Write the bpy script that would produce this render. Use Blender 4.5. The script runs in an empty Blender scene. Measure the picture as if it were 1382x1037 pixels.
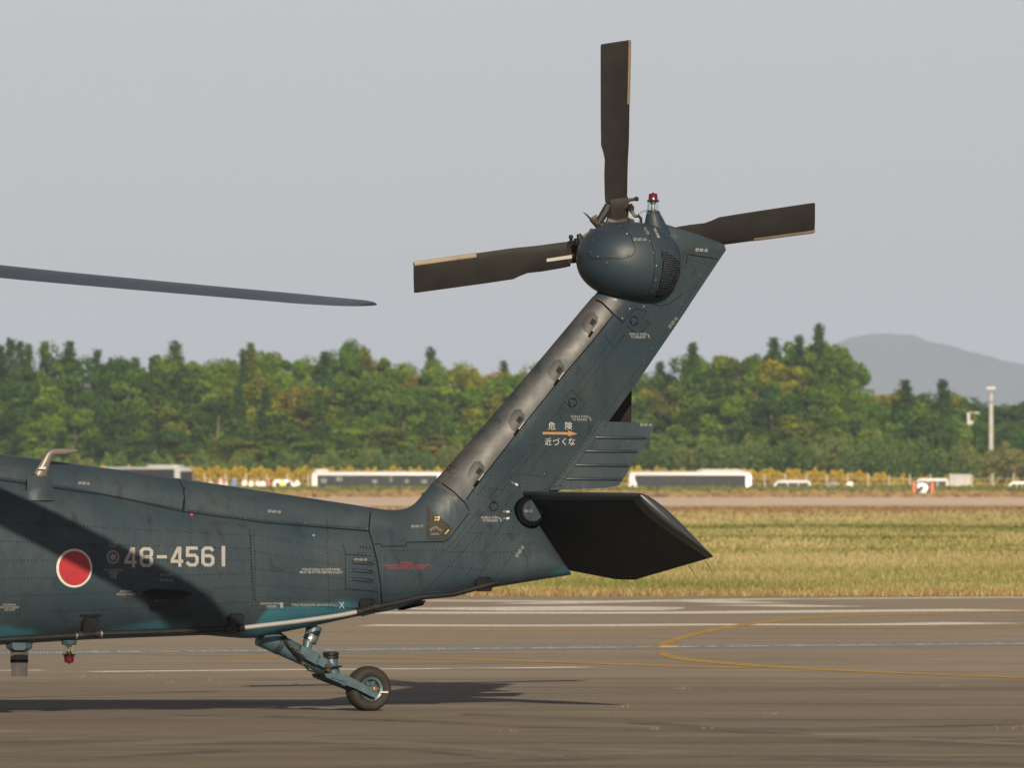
import bpy, math, random
import numpy as np
from mathutils import Vector, Matrix
from mathutils.bvhtree import BVHTree

random.seed(4); np.random.seed(4)
SC = bpy.context.scene
COL = SC.collection
R = math.radians

# ------------------------------------------------------------------ camera
# a 372 mm (35 mm equivalent) lens at eye height, helicopter 80 m away
FPX = 14264.0; CX = 691.0; HY = 640.0; EYE = 1.8
cam = bpy.data.cameras.new('camera'); camo = bpy.data.objects.new('camera', cam)
COL.objects.link(camo); SC.camera = camo
camo.location = (0, 0, EYE); camo.rotation_euler = (R(90), 0, 0)
cam.sensor_width = 36.0; cam.lens = 36.0 * FPX / 1382.0
cam.shift_y = (HY - 518.5) / 1382.0
cam.clip_start = 0.5; cam.clip_end = 60000
cam.dof.use_dof = True; cam.dof.focus_distance = 79.0; cam.dof.aperture_fstop = 12.5

# ------------------------------------------------------------------ world, sun, exposure
SUN_EL = 20.7
SUN_AZ = 10.0          # degrees right of the direction from the helicopter back to the camera
sun_dir = Vector((math.sin(R(SUN_AZ)) * math.cos(R(SUN_EL)), -math.cos(R(SUN_AZ)) * math.cos(R(SUN_EL)), math.sin(R(SUN_EL))))
W = bpy.data.worlds.new('World'); SC.world = W; W.use_nodes = True
wn = W.node_tree.nodes; wl = W.node_tree.links
bg = wn['Background']
sky = wn.new('ShaderNodeTexSky'); sky.sky_type = 'NISHITA'; sky.sun_disc = False
sky.sun_elevation = R(SUN_EL); sky.sun_rotation = math.atan2(sun_dir.x, sun_dir.y)
sky.air_density = 0.7; sky.dust_density = 0.85; sky.ozone_density = 1.6; sky.altitude = 30
hs = wn.new('ShaderNodeHueSaturation'); hs.inputs['Saturation'].default_value = 0.36     # milky autumn air
wb = wn.new('ShaderNodeMix'); wb.data_type = 'RGBA'; wb.blend_type = 'MULTIPLY'; wb.inputs[0].default_value = 1; wb.inputs[7].default_value = (1.02, .953, .968, 1)
wl.new(sky.outputs[0], hs.inputs['Color']); wl.new(hs.outputs[0], wb.inputs[6]); wl.new(wb.outputs[2], bg.inputs[0]); bg.inputs[1].default_value = 0.05
sl = bpy.data.lights.new('sun', 'SUN'); sl.energy = 5.0; sl.angle = R(0.55); sl.color = (1.0, 0.85, 0.64)
so = bpy.data.objects.new('sun', sl); COL.objects.link(so)
so.rotation_euler = sun_dir.to_track_quat('Z', 'Y').to_euler()
SC.view_settings.view_transform = 'Standard'; SC.view_settings.look = 'None'
SC.view_settings.exposure = 0.70; SC.view_settings.gamma = 1.0
SC.cycles.use_denoising = True
SC.cycles.max_bounces = 5; SC.cycles.volume_bounces = 1; SC.cycles.transparent_max_bounces = 8
SC.cycles.sample_clamp_indirect = 6

# ------------------------------------------------------------------ materials
def mat(name, col, rough=0.6, metal=0.0, spec=0.5, noise=0.0, nscale=8.0, coat=0.0, objcol=False, detail=3):
    m = bpy.data.materials.new(name); m.use_nodes = True
    nt = m.node_tree; b = nt.nodes['Principled BSDF']
    b.inputs['Roughness'].default_value = rough; b.inputs['Metallic'].default_value = metal
    b.inputs['Specular IOR Level'].default_value = spec
    b.inputs['Coat Weight'].default_value = coat
    b.inputs['Base Color'].default_value = (*col, 1)
    src = None
    if objcol:
        oi = nt.nodes.new('ShaderNodeObjectInfo'); src = oi.outputs['Color']
        nt.links.new(src, b.inputs['Base Color'])
    if noise:
        tc = nt.nodes.new('ShaderNodeTexCoord'); nz = nt.nodes.new('ShaderNodeTexNoise')
        nz.inputs['Scale'].default_value = nscale; nz.inputs['Detail'].default_value = detail
        nt.links.new(tc.outputs['Object'], nz.inputs['Vector'])
        mr = nt.nodes.new('ShaderNodeMapRange'); mr.inputs[1].default_value = 0.3; mr.inputs[2].default_value = 0.7
        mr.inputs[3].default_value = 1 - noise; mr.inputs[4].default_value = 1 + noise
        nt.links.new(nz.outputs[0], mr.inputs[0])
        mx = nt.nodes.new('ShaderNodeMix'); mx.data_type = 'RGBA'; mx.blend_type = 'MULTIPLY'; mx.inputs[0].default_value = 1
        if src: nt.links.new(src, mx.inputs[6])
        else: mx.inputs[6].default_value = (*col, 1)
        nt.links.new(mr.outputs[0], mx.inputs[7]); nt.links.new(mx.outputs[2], b.inputs['Base Color'])
    return m

class N:
    """small node-graph helper"""
    def __init__(s, m): s.nt = m.node_tree; s.b = s.nt.nodes['Principled BSDF']
    def new(s, t, **k):
        n = s.nt.nodes.new(t)
        for a, v in k.items(): setattr(n, a, v)
        return n
    def link(s, a, b): s.nt.links.new(a, b)
    def coord(s, which='Object', scale=None):
        o = s.new('ShaderNodeTexCoord').outputs[which]
        if scale:
            mp = s.new('ShaderNodeMapping'); mp.inputs['Scale'].default_value = scale
            s.link(o, mp.inputs['Vector']); o = mp.outputs[0]
        return o
    def noise(s, vec, scale=5, detail=4, rough=0.5, dist=0.0):
        n = s.new('ShaderNodeTexNoise'); n.inputs['Scale'].default_value = scale; n.inputs['Detail'].default_value = detail
        n.inputs['Roughness'].default_value = rough; n.inputs['Distortion'].default_value = dist
        s.link(vec, n.inputs['Vector']); return n.outputs[0]
    def rng(s, v, a, b, c=0.0, d=1.0, smooth=False):
        n = s.new('ShaderNodeMapRange'); n.interpolation_type = 'SMOOTHSTEP' if smooth else 'LINEAR'
        for i, x in zip((1, 2, 3, 4), (a, b, c, d)): n.inputs[i].default_value = x
        s.link(v, n.inputs[0]); return n.outputs[0]
    def math(s, op, a, b=None, c=None):
        n = s.new('ShaderNodeMath', operation=op)
        for i, x in enumerate((a, b, c)):
            if x is None: continue
            if isinstance(x, (int, float)): n.inputs[i].default_value = x
            else: s.link(x, n.inputs[i])
        return n.outputs[0]
    def mix(s, f, a, b, mode='MIX'):
        n = s.new('ShaderNodeMix', data_type='RGBA', blend_type=mode)
        for i, x in ((0, f), (6, a), (7, b)):
            if isinstance(x, (int, float)): n.inputs[i].default_value = x
            elif isinstance(x, tuple): n.inputs[i].default_value = (*x, 1)
            else: s.link(x, n.inputs[i])
        return n.outputs[2]
    def xyz(s, vec):
        n = s.new('ShaderNodeSeparateXYZ'); s.link(vec, n.inputs[0]); return n.outputs
    def bump(s, h, strength=0.3, dist=0.01):
        n = s.new('ShaderNodeBump'); n.inputs['Strength'].default_value = strength; n.inputs['Distance'].default_value = dist
        s.link(h, n.inputs['Height']); s.link(n.outputs[0], s.b.inputs['Normal'])

M = {}
# sprayed helicopter paint: dark slate above, teal on the belly with a soft edge, scuffs and grime
m = mat('helicopter_paint', (0.04, 0.05, 0.057), 0.42, spec=.22); g = N(m)
oc = g.coord('Object'); X, Y_, Z_ = g.xyz(oc)
cr = g.new('ShaderNodeValToRGB'); e = cr.color_ramp; e.interpolation = 'LINEAR'
pts = [(-4.0, .66), (-2.95, .66), (-2.62, .575), (-2.35, .60), (-1.95, .69), (-1.6, .675), (-1.38, .55), (-1.08, .60), (-0.95, .80), (-0.3, .83), (0.10, .80), (0.55, .90), (0.95, .955), (1.15, .93), (1.35, .99), (1.7, 1.13), (2.5, 1.1)]
while len(e.elements) < len(pts): e.elements.new(0.5)
for el, (px_, v) in zip(e.elements, pts): el.position = (px_ + 4) / 7; el.color = (v, v, v, 1)
g.link(g.rng(X, -4, 3), cr.inputs[0])
zl = g.math('ADD', cr.outputs[0], g.math('MULTIPLY', g.math('SUBTRACT', g.noise(oc, 4.5, 3), 0.5), 0.10))
teal = g.rng(g.math('SUBTRACT', zl, Z_), -0.035, 0.035, smooth=True)
big = g.rng(g.noise(oc, 1.6, 4, .55), .35, .68)
dark = g.mix(big, (0.0161, 0.0271, 0.0367), (0.0252, 0.0361, 0.0422))
grime = g.rng(g.noise(oc, 6.0, 6, .62, .6), .52, .74, smooth=True)
dark = g.mix(g.math('MULTIPLY', grime, .75), dark, (0.0111, 0.0135, 0.0164))
stain = g.rng(g.noise(g.coord('Object', (1, 1, .45)), 3.2, 5, .6), .56, .74, smooth=True)
dark = g.mix(g.math('MULTIPLY', stain, .42), dark, (0.0394, 0.0410, 0.0394))
tl = g.mix(g.rng(g.noise(oc, 5, 4), .35, .7), (0.020, 0.072, 0.100), (0.026, 0.095, 0.128))
c = g.mix(teal, dark, tl)
speck = g.rng(g.noise(oc, 60, 2), .70, .78)
c = g.mix(g.math('MULTIPLY', speck, .25), c, (0.0984, 0.1066, 0.1066))
g.link(c, g.b.inputs['Base Color'])
g.link(g.rng(g.noise(oc, 3.0, 5, .6), .3, .7, .34, .52), g.b.inputs['Roughness'])
g.bump(g.math('ADD', g.noise(g.coord('Object', (1, 1, 1)), 4.0, 3), g.math('MULTIPLY', g.noise(g.coord('Object', (3, 1, 1)), 6.0, 2), .6)), .34, .02)
M['paint'] = m
# gearbox fairing / panels: smoother, bluer slate
m = mat('fairing_paint', (0.0287, 0.0451, 0.0615), 0.40, spec=.25); g = N(m); oc = g.coord('Object')
c = g.mix(g.rng(g.noise(oc, 2.6, 4), .35, .7), (0.0139, 0.0254, 0.0369), (0.0205, 0.0303, 0.0385))
c = g.mix(g.rng(g.noise(oc, 9, 6, .65), .60, .8, 0, .5), c, (0.0369, 0.0443, 0.0492))
g.link(c, g.b.inputs['Base Color']); g.link(g.rng(g.noise(oc, 5, 4), .3, .7, .36, .5), g.b.inputs['Roughness'])
M['fairing'] = m
# drive shaft cover: scuffed and smudged
m = mat('cover_paint', (0.04, 0.04, 0.04), 0.40, spec=.34); g = N(m); oc = g.coord('Object')
c = g.mix(g.rng(g.noise(oc, 3.6, 5, .6), .40, .62), (0.017, 0.023, 0.028), (0.042, 0.042, 0.041))
c = g.mix(g.rng(g.noise(oc, 8, 6, .65, .8), .50, .72, 0, .75), c, (0.014, 0.017, 0.020))
g.link(c, g.b.inputs['Base Color']); g.link(g.rng(g.noise(oc, 5, 5, .6), .3, .7, .34, .60), g.b.inputs['Roughness'])
g.bump(g.noise(oc, 3.5, 3), .35, .02)
M['cover'] = m
M['doubler'] = mat('doubler_paint', (0.026, 0.028, 0.029), 0.55, spec=.3, noise=.3)
M['plate_dull'] = mat('dull_plate', (0.012, 0.013, 0.014), 0.8, spec=.1)
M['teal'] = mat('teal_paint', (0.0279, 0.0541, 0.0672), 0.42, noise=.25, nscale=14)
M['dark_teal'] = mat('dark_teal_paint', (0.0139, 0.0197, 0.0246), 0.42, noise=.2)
M['stab'] = mat('stabilator_underside_shade', (0.0085, 0.0120, 0.0160), 0.5, spec=.08, noise=.2, nscale=2)  # stabilator paint darkened to carry the underside's shade in its colour
M['black'] = mat('black_rubber', (0.0082, 0.0082, 0.0090), 0.5, spec=.25, noise=.3)
M['seam'] = mat('panel_gap', (0.004, 0.004, 0.005), 1.0, spec=0.0)
M['rivet'] = mat('rivet_head', (0.012, 0.014, 0.016), 1.0, spec=0.0)
M['rivet_light'] = mat('worn_screw', (0.1230, 0.1025, 0.0697), 0.35, metal=.6)
M['blade'] = mat('rotor_blade_paint', (0.0127, 0.0119, 0.0113), 0.6, spec=.2, noise=.18, nscale=7)
M['main_blade'] = mat('main_blade_paint', (0.0153, 0.0173, 0.0210), 0.33, noise=.2, nscale=3)
M['beige'] = mat('abrasion_strip', (0.1517, 0.1230, 0.0861), 0.5, noise=.2, nscale=10)
M['hub'] = mat('hub_metal', (0.0230, 0.0195, 0.0172), 0.42, metal=.1, spec=.25, noise=.3, nscale=25)
M['brass'] = mat('bare_fitting', (0.2066, 0.1525, 0.0984), 0.3, metal=.85, noise=.3, nscale=30)
M['steel'] = mat('bare_steel', (0.4510, 0.4346, 0.4100), 0.28, metal=.9)
M['pin'] = mat('worn_hinge', (0.1066, 0.0943, 0.0779), 0.45, metal=.3)
M['steel_dull'] = mat('dull_steel', (0.0640, 0.0560, 0.0480), 0.4, metal=.5)
M['silver'] = mat('silver_tube', (0.3772, 0.3690, 0.3608), 0.33, metal=.55)
M['tyre'] = mat('tyre_rubber', (0.0180, 0.0160, 0.0143), 0.75, spec=.2, noise=.25, nscale=12)
M['mark'] = mat('stencil_grey_white', (0.1927, 0.1886, 0.1763), 0.6, noise=.12, nscale=40)
M['white_mark'] = mat('white_marking', (0.3280, 0.3157, 0.2911), 0.6, noise=.08, nscale=40)
M['dim_mark'] = mat('faded_stencil', (0.1230, 0.1271, 0.1230), 0.6)
M['red_mark'] = mat('red_stencil', (0.1640, 0.0180, 0.0164), 0.6)
M['red'] = mat('roundel_red', (0.2050, 0.0049, 0.0090), 0.55, noise=.06, nscale=12)
M['orange'] = mat('orange_marking', (0.2460, 0.1353, 0.0640), 0.6, noise=.1, nscale=30)
M['yellow'] = mat('yellow_fitting', (0.4510, 0.2952, 0.0246), 0.5)
M['blue_dot'] = mat('blue_dot', (0.0410, 0.2050, 0.4920), 0.5)
M['antenna'] = mat('antenna_bronze', (0.0820, 0.0697, 0.0590), 0.38, noise=.15)
M['glass'] = mat('lamp_glass', (0.9, 0.95, 0.95), 0.03)
N(M['glass']).b.inputs['Transmission Weight'].default_value = 1.0
M['red_glass'] = mat('red_lens', (0.0650, 0.0040, 0.0060), 0.15, coat=.5)

# ------------------------------------------------------------------ mesh helpers
class MB:
    def __init__(s): s.v = []; s.f = []; s.mi = []
    def add(s, vs, fs, mi=0):
        n = len(s.v); s.v += [tuple(p) for p in vs]; s.f += [tuple(i + n for i in f) for f in fs]; s.mi += [mi] * len(fs)
    def box(s, c, d, rot=None, mi=0):
        c = Vector(c); vs = []
        for sx in (-1, 1):
            for sy in (-1, 1):
                for sz in (-1, 1):
                    p = Vector((sx * d[0] / 2, sy * d[1] / 2, sz * d[2] / 2))
                    if rot is not None: p = rot @ p
                    vs.append(c + p)
        s.add(vs, [(0, 1, 3, 2), (4, 6, 7, 5), (0, 4, 5, 1), (2, 3, 7, 6), (0, 2, 6, 4), (1, 5, 7, 3)], mi)
    def tube(s, path, rad, seg=10, cap=True, mi=0, squash=None):
        path = [Vector(p) for p in path]
        if not hasattr(rad, '__len__'): rad = [rad] * len(path)
        rings = []; prev = None
        for i, p in enumerate(path):
            t = (path[min(i + 1, len(path) - 1)] - path[max(i - 1, 0)]).normalized()
            a = prev if prev is not None else (Vector((0, 0, 1)) if abs(t.z) < .9 else Vector((1, 0, 0)))
            a = (a - t * a.dot(t)).normalized(); b = t.cross(a); prev = a
            k = squash or 1
            rings.append([p + (a * math.cos(2 * math.pi * j / seg) + b * math.sin(2 * math.pi * j / seg) * k) * rad[i] for j in range(seg)])
        vs = [q for r in rings for q in r]; fs = []
        for i in range(len(rings) - 1):
            for j in range(seg):
                k2 = (j + 1) % seg
                fs.append((i * seg + j, i * seg + k2, (i + 1) * seg + k2, (i + 1) * seg + j))
        if cap: fs += [tuple(range(seg))[::-1], tuple((len(rings) - 1) * seg + j for j in range(seg))]
        s.add(vs, fs, mi)
    def loft(s, rings, closed=True, cap=True, mi=0):
        n = len(rings[0]); vs = [q for r in rings for q in r]; fs = []
        for i in range(len(rings) - 1):
            for j in range(n if closed else n - 1):
                k2 = (j + 1) % n
                fs.append((i * n + j, i * n + k2, (i + 1) * n + k2, (i + 1) * n + j))
        if cap: fs += [tuple(range(n))[::-1], tuple((len(rings) - 1) * n + j for j in range(n))]
        s.add(vs, fs, mi)
    def prism(s, poly, d, mi=0):
        """closed polygon (3-D points) pushed along vector d"""
        n = len(poly); d = Vector(d); a = [Vector(p) for p in poly]
        s.add(a + [p + d for p in a], [tuple(range(n))[::-1], tuple(range(n, 2 * n))] + [(i, (i + 1) % n, n + (i + 1) % n, n + i) for i in range(n)], mi)
    def lathe(s, o, ax, prof, seg=24, mi=0, cap=True):
        """prof: (distance along axis, radius)"""
        o = Vector(o); ax = Vector(ax).normalized()
        a = ax.orthogonal().normalized(); b = ax.cross(a)
        s.loft([[o + ax * h + (a * math.cos(2 * math.pi * j / seg) + b * math.sin(2 * math.pi * j / seg)) * max(r, 1e-4) for j in range(seg)] for h, r in prof], True, cap, mi)
    def build(s, name, mats, parent=None, smooth=40, fix=True):
        me = bpy.data.meshes.new(name); me.from_pydata(s.v, [], s.f)
        for m in (mats if isinstance(mats, (list, tuple)) else [mats]): me.materials.append(m)
        if any(s.mi): me.polygons.foreach_set('material_index', s.mi)
        if fix:
            import bmesh
            bm = bmesh.new(); bm.from_mesh(me); bmesh.ops.recalc_face_normals(bm, faces=bm.faces); bm.to_mesh(me); bm.free()
        if smooth:
            me.polygons.foreach_set('use_smooth', [True] * len(me.polygons)); me.set_sharp_from_angle(angle=R(smooth))
        o = bpy.data.objects.new(name, me); COL.objects.link(o)
        if parent: o.parent = parent
        return o

def tag(o, label=None, cat=None, group=None, kind=None, color=None):
    if label: o['label'] = label
    if cat: o['category'] = cat
    if group: o['group'] = group
    if kind: o['kind'] = kind
    if color: o.color = (*color, 1)
    return o
def empty(name, loc=(0, 0, 0), rz=0):
    o = bpy.data.objects.new(name, None); COL.objects.link(o); o.location = loc; o.rotation_euler = (0, 0, rz); o.empty_display_size = .2
    return o
def copy_tree(o, parent=None):
    c = o.copy(); COL.objects.link(c); c.parent = parent
    for ch in o.children: copy_tree(ch, c)
    return c
def quads_mesh(name, V, tint=None, matl=None):
    """V: (n,4,3) array of quads -> mesh with a per-corner colour attribute"""
    n = len(V); me = bpy.data.meshes.new(name)
    me.vertices.add(n * 4); me.vertices.foreach_set('co', V.reshape(-1).astype(np.float32))
    me.loops.add(n * 4); me.loops.foreach_set('vertex_index', np.arange(n * 4, dtype=np.int32))
    me.polygons.add(n); me.polygons.foreach_set('loop_start', np.arange(0, n * 4, 4, dtype=np.int32))
    if tint is not None:
        at = me.attributes.new('tint', 'FLOAT', 'FACE'); at.data.foreach_set('value', tint.astype(np.float32))
    me.update(calc_edges=True); me.validate()
    if matl: me.materials.append(matl)
    return me
def interp(x, pts):
    return float(np.interp(x, [p[0] for p in pts], [p[1] for p in pts]))
def ground_at(px, py):
    """ground point (z=0) that the photograph shows at a pixel"""
    Y = FPX * EYE / (py - HY); return ((px - CX) / FPX * Y, Y)
def bgx(px, Y): return (px - CX) / FPX * Y
def bgz(py, Y): return EYE + (HY - py) / FPX * Y

# ================================================================== THE SETTING
# ---- terrain: flat field, slight crest beyond the runway, lower road behind it, bank under the woods
def terrain_z(y):
    return interp(y, [(-200, 0), (820, 0), (890, .48), (935, .56), (985, -.95), (1070, -1.0), (1090, -.15), (1130, .2), (1300, .5), (6000, 2), (40000, 4)])
M['field'] = m = mat('dry_field', (0.1950, 0.1560, 0.0702), 0.95, spec=.1); g = N(m); oc = g.coord('Object')
X, Yc, Zc = g.xyz(oc)
n1 = g.noise(g.coord('Object', (.10, .022, 1)), 1.0, 5, .6); n2 = g.noise(g.coord('Object', (1.2, .35, 1)), 1.0, 4, .6)
c = g.mix(g.rng(n1, .40, .62), (0.2106, 0.1700, 0.0780), (0.1560, 0.1482, 0.0546))
c = g.mix(g.rng(n2, .35, .7, 0, .6), c, (0.2652, 0.2184, 0.1170))
red = g.rng(g.math('ADD', Yc, g.math('MULTIPLY', g.noise(g.coord('Object', (.02, .01, 1)), 1.0, 3), 120)), 430, 500, smooth=True)
c = g.mix(g.math('MULTIPLY', red, .75), c, (0.2340, 0.1287, 0.0585))
green = g.math('MULTIPLY', g.rng(Yc, 860, 872, smooth=True), g.rng(Yc, 1050, 1075, 1, 0))
c = g.mix(green, c, (0.0819, 0.0975, 0.0250))
far = g.rng(Yc, 1080, 1110); c = g.mix(far, c, (0.0468, 0.0546, 0.0195))
g.link(c, g.b.inputs['Base Color'])
ys = [-150, 0, 60, 130, 200, 300, 450, 600, 820, 840, 860, 875, 890, 905, 920, 935, 950, 970, 985, 1030, 1070, 1080, 1090, 1110, 1130, 1300, 2000, 4000, 9000, 22000]
b = MB()
xs = [-9000, -6000, -1500, -400, -150, -60, 0, 60, 150, 400, 1500, 6000, 9000]
b.v = [(x, y, terrain_z(y)) for y in ys for x in xs]
b.f = [(j * len(xs) + i, j * len(xs) + i + 1, (j + 1) * len(xs) + i + 1, (j + 1) * len(xs) + i) for j in range(len(ys) - 1) for i in range(len(xs) - 1)]
b.mi = [0] * len(b.f)
tag(b.build('ground', M['field'], smooth=0, fix=False), kind='structure')

# ---- apron
M['apron'] = m = mat('apron_concrete', (0.1122, 0.0963, 0.0750), 0.9, spec=.2); g = N(m)
st1 = g.noise(g.coord('Object', (.10, .60, 1)), 1.0, 6, .62, .5)       # long streaks of rubber and grit
st2 = g.noise(g.coord('Object', (.09, .10, 1)), 1.0, 4, .55, .6)
fine = g.noise(g.coord('Object', (9, 2.2, 1)), 1.0, 5, .7)
gr = g.noise(g.coord('Object', (30, 9, 1)), 1.0, 3, .7)
c = g.mix(g.rng(st2, .40, .60), (0.1069, 0.0873, 0.0612), (0.1465, 0.1220, 0.0858))
c = g.mix(g.rng(st1, .50, .66, 0, .85, True), c, (0.0660, 0.0546, 0.0402))
c = g.mix(g.rng(g.noise(g.coord('Object', (.12, 1.5, 1)), 1.0, 5, .65, .4), .54, .68, 0, .45), c, (0.1980, 0.1656, 0.1200))
c = g.mix(g.rng(fine, .3, .7, 0, .30), c, (0.1848, 0.1528, 0.1092))
c = g.mix(g.rng(gr, .50, .72, 0, .5), c, (0.0561, 0.0469, 0.0348))
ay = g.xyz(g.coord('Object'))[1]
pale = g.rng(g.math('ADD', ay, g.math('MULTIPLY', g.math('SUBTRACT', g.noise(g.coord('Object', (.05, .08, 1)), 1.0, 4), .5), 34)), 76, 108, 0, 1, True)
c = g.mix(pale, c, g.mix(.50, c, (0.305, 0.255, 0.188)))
s3 = g.noise(g.coord('Object', (.16, 1.1, 1)), 1.0, 6, .68, .8); s4 = g.noise(g.coord('Object', (.3, .9, 1)), 1.0, 6, .7, 1.2)
c = g.mix(g.rng(s3, .50, .64, 0, .42, True), c, (0.080, 0.068, 0.053)); c = g.mix(g.rng(s4, .54, .68, 0, .38, True), c, (0.300, 0.255, 0.190))
g.link(c, g.b.inputs['Base Color'])
g.bump(fine, .25, .01)
APR_Y = ground_at(0, 805.5)[1]
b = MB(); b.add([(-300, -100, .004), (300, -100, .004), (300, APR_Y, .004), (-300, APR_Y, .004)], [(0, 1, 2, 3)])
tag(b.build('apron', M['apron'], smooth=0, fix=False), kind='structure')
# runway far across the field
M['runway'] = mat('runway_asphalt', (0.5176, 0.4089, 0.3151), 0.95, spec=.1, noise=.12, nscale=.02)
b = MB(); b.add([(-6000, 580, .03), (6000, 580, .03), (6000, 800, .03), (-6000, 800, .03)], [(0, 1, 2, 3)])
tag(b.build('runway', M['runway'], smooth=0, fix=False), kind='structure')

# ---- painted lines on the apron (worn)
def paint_mat(name, col, wear):
    m = mat(name, col, .85, spec=.2); g = N(m)
    w = g.rng(g.noise(g.coord('Object', (1.1, .8, 1)), 1.0, 6, .7), wear - .07, wear + .07)
    w2 = g.rng(g.noise(g.coord('Object', (14, 3, 1)), 1.0, 4, .7), .38, .62)
    c = g.mix(g.math('MULTIPLY', w, g.math('ADD', g.math('MULTIPLY', w2, .45), .55)), (0.1254, 0.1076, 0.0825), col)
    g.link(c, g.b.inputs['Base Color']); return m
M['white_line'] = paint_mat('worn_white_line', (0.6593, 0.6232, 0.5405), .33)
M['white_line2'] = paint_mat('patchy_white_line', (0.6415, 0.6057, 0.5320), .39)
M['yellow_line'] = paint_mat('worn_yellow_line', (0.3604, 0.2231, 0.0330), .34)
def px_strip(name, pts, th, matl, z):
    Q = []
    for i in range(1, len(pts)):
        p0, p1, p2, p3 = pts[max(i - 2, 0)], pts[i - 1], pts[i], pts[min(i + 1, len(pts) - 1)]
        for k in range(8): Q.append(Vector(tuple(.5 * ((2 * b_) + (-a_ + c_) * (k / 8) + (2 * a_ - 5 * b_ + 4 * c_ - d_) * (k / 8) ** 2 + (-a_ + 3 * b_ - 3 * c_ + d_) * (k / 8) ** 3) for a_, b_, c_, d_ in zip(p0, p1, p2, p3))))
    Q.append(Vector(pts[-1])); b = MB(); vs = []
    for i, q in enumerate(Q):
        t = (Q[min(i + 1, len(Q) - 1)] - Q[max(i - 1, 0)]).normalized(); n = Vector((-t.y, t.x)); w = np.interp(i / (len(Q) - 1), np.linspace(0, 1, len(th)), th) / 2
        for sg in (1, -1):
            e_ = q + n * w * sg * (1 + abs(t.y) * 1.3); vs.append((*ground_at(e_.x, e_.y), z))
    b.add(vs, [(2 * i, 2 * i + 1, 2 * i + 3, 2 * i + 2) for i in range(len(Q) - 1)])
    return tag(b.build(name, matl, smooth=0, fix=False), kind='structure')
def ground_strip(name, pts, w, matl, z, kind='structure'):
    """a painted strip through pixels pts, w metres wide (constant or list)"""
    P = [Vector((*ground_at(*p), z)) for p in pts]
    Q = [P[0]]
    for i in range(1, len(P)):                           # resample smoothly
        p0, p1, p2, p3 = P[max(i - 2, 0)], P[i - 1], P[i], P[min(i + 1, len(P) - 1)]
        for k in range(1, 9):
            t = k / 8
            q = .5 * ((2 * p1) + (-p0 + p2) * t + (2 * p0 - 5 * p1 + 4 * p2 - p3) * t * t + (-p0 + 3 * p1 - 3 * p2 + p3) * t ** 3)
            Q.append(q)
    b = MB(); vs = []
    for i, q in enumerate(Q):
        t = (Q[min(i + 1, len(Q) - 1)] - Q[max(i - 1, 0)]).normalized(); n = Vector((-t.y, t.x, 0))
        ww = w if not isinstance(w, (list, tuple)) else np.interp(i / (len(Q) - 1), np.linspace(0, 1, len(w)), w)
        vs += [q + n * ww / 2, q - n * ww / 2]
    b.add(vs, [(2 * i, 2 * i + 1, 2 * i + 3, 2 * i + 2) for i in range(len(Q) - 1)])
    return tag(b.build(name, matl, smooth=0, fix=False), kind=kind)
ground_strip('white_line', [(-40, 827.3), (640, 828), (900, 828), (1140, 825.8), (1352, 824)], 1.9, M['white_line'], 0.00520)
ground_strip('white_line', [(495, 845), (700, 845.5), (830, 845), (960, 844), (1180, 844), (1332, 841.5)], 1.3, M['white_line'], 0.00532)
ground_strip('white_line', [(700, 816), (1000, 810), (1400, 807)], 1.1, M['white_line2'], 0.00544)
ground_strip('white_line', [(640, 820.5), (720, 822), (790, 825)], [3.5, 4.4, 2.0], M['white_line2'], 0.00556)
ground_strip('white_line', [(560, 811.5), (820, 812.6), (960, 811)], 1.4, M['white_line2'], 0.00568)
ground_strip('white_line', [(945, 814), (1035, 813.6)], 2.2, M['white_line'], 0.00580)
ground_strip('white_line', [(1010, 819), (1060, 818.6), (1115, 818.2)], 2.4, M['white_line'], 0.00592)
ground_strip('white_line', [(125, 908), (400, 905.3), (640, 903.6), (790, 901.8)], .42, M['white_line2'], 0.00604)
ground_strip('white_line', [(-20, 906.6), (60, 906)], .35, M['white_line2'], 0.00616)
ground_strip('yellow_line', [(-40, 856), (330, 853.5), (660, 852), (900, 850.5), (1150, 848.5), (1420, 846)], .62, M['yellow_line'], 0.00628)
px_strip('yellow_line', [(1420, 825.5), (1250, 829), (1110, 834), (1020, 842), (950, 854), (915, 863.5), (898, 869.5), (891, 873)], [2.0, 2.3, 2.8, 3.4, 3.8, 4.2], M['yellow_line'], 0.00640)
px_strip('yellow_line', [(891.5, 881), (898, 885.3), (925, 891), (1000, 898), (1110, 905), (1250, 911), (1420, 917.5)], [4.2, 4.0, 3.4, 2.8, 2.2, 1.8], M['yellow_line'], 0.00652)
ground_strip('yellow_line', [(-40, 880), (200, 884), (480, 888), (680, 892.6), (900, 900), (1010, 903)], .42, M['yellow_line'], 0.00652)
M['rubber_mark'] = paint_mat('tyre_rubber_mark', (0.0693, 0.0594, 0.0475), .50); M['scuff_mark'] = paint_mat('pale_scuff_mark', (0.1617, 0.1399, 0.1069), .50)
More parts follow.
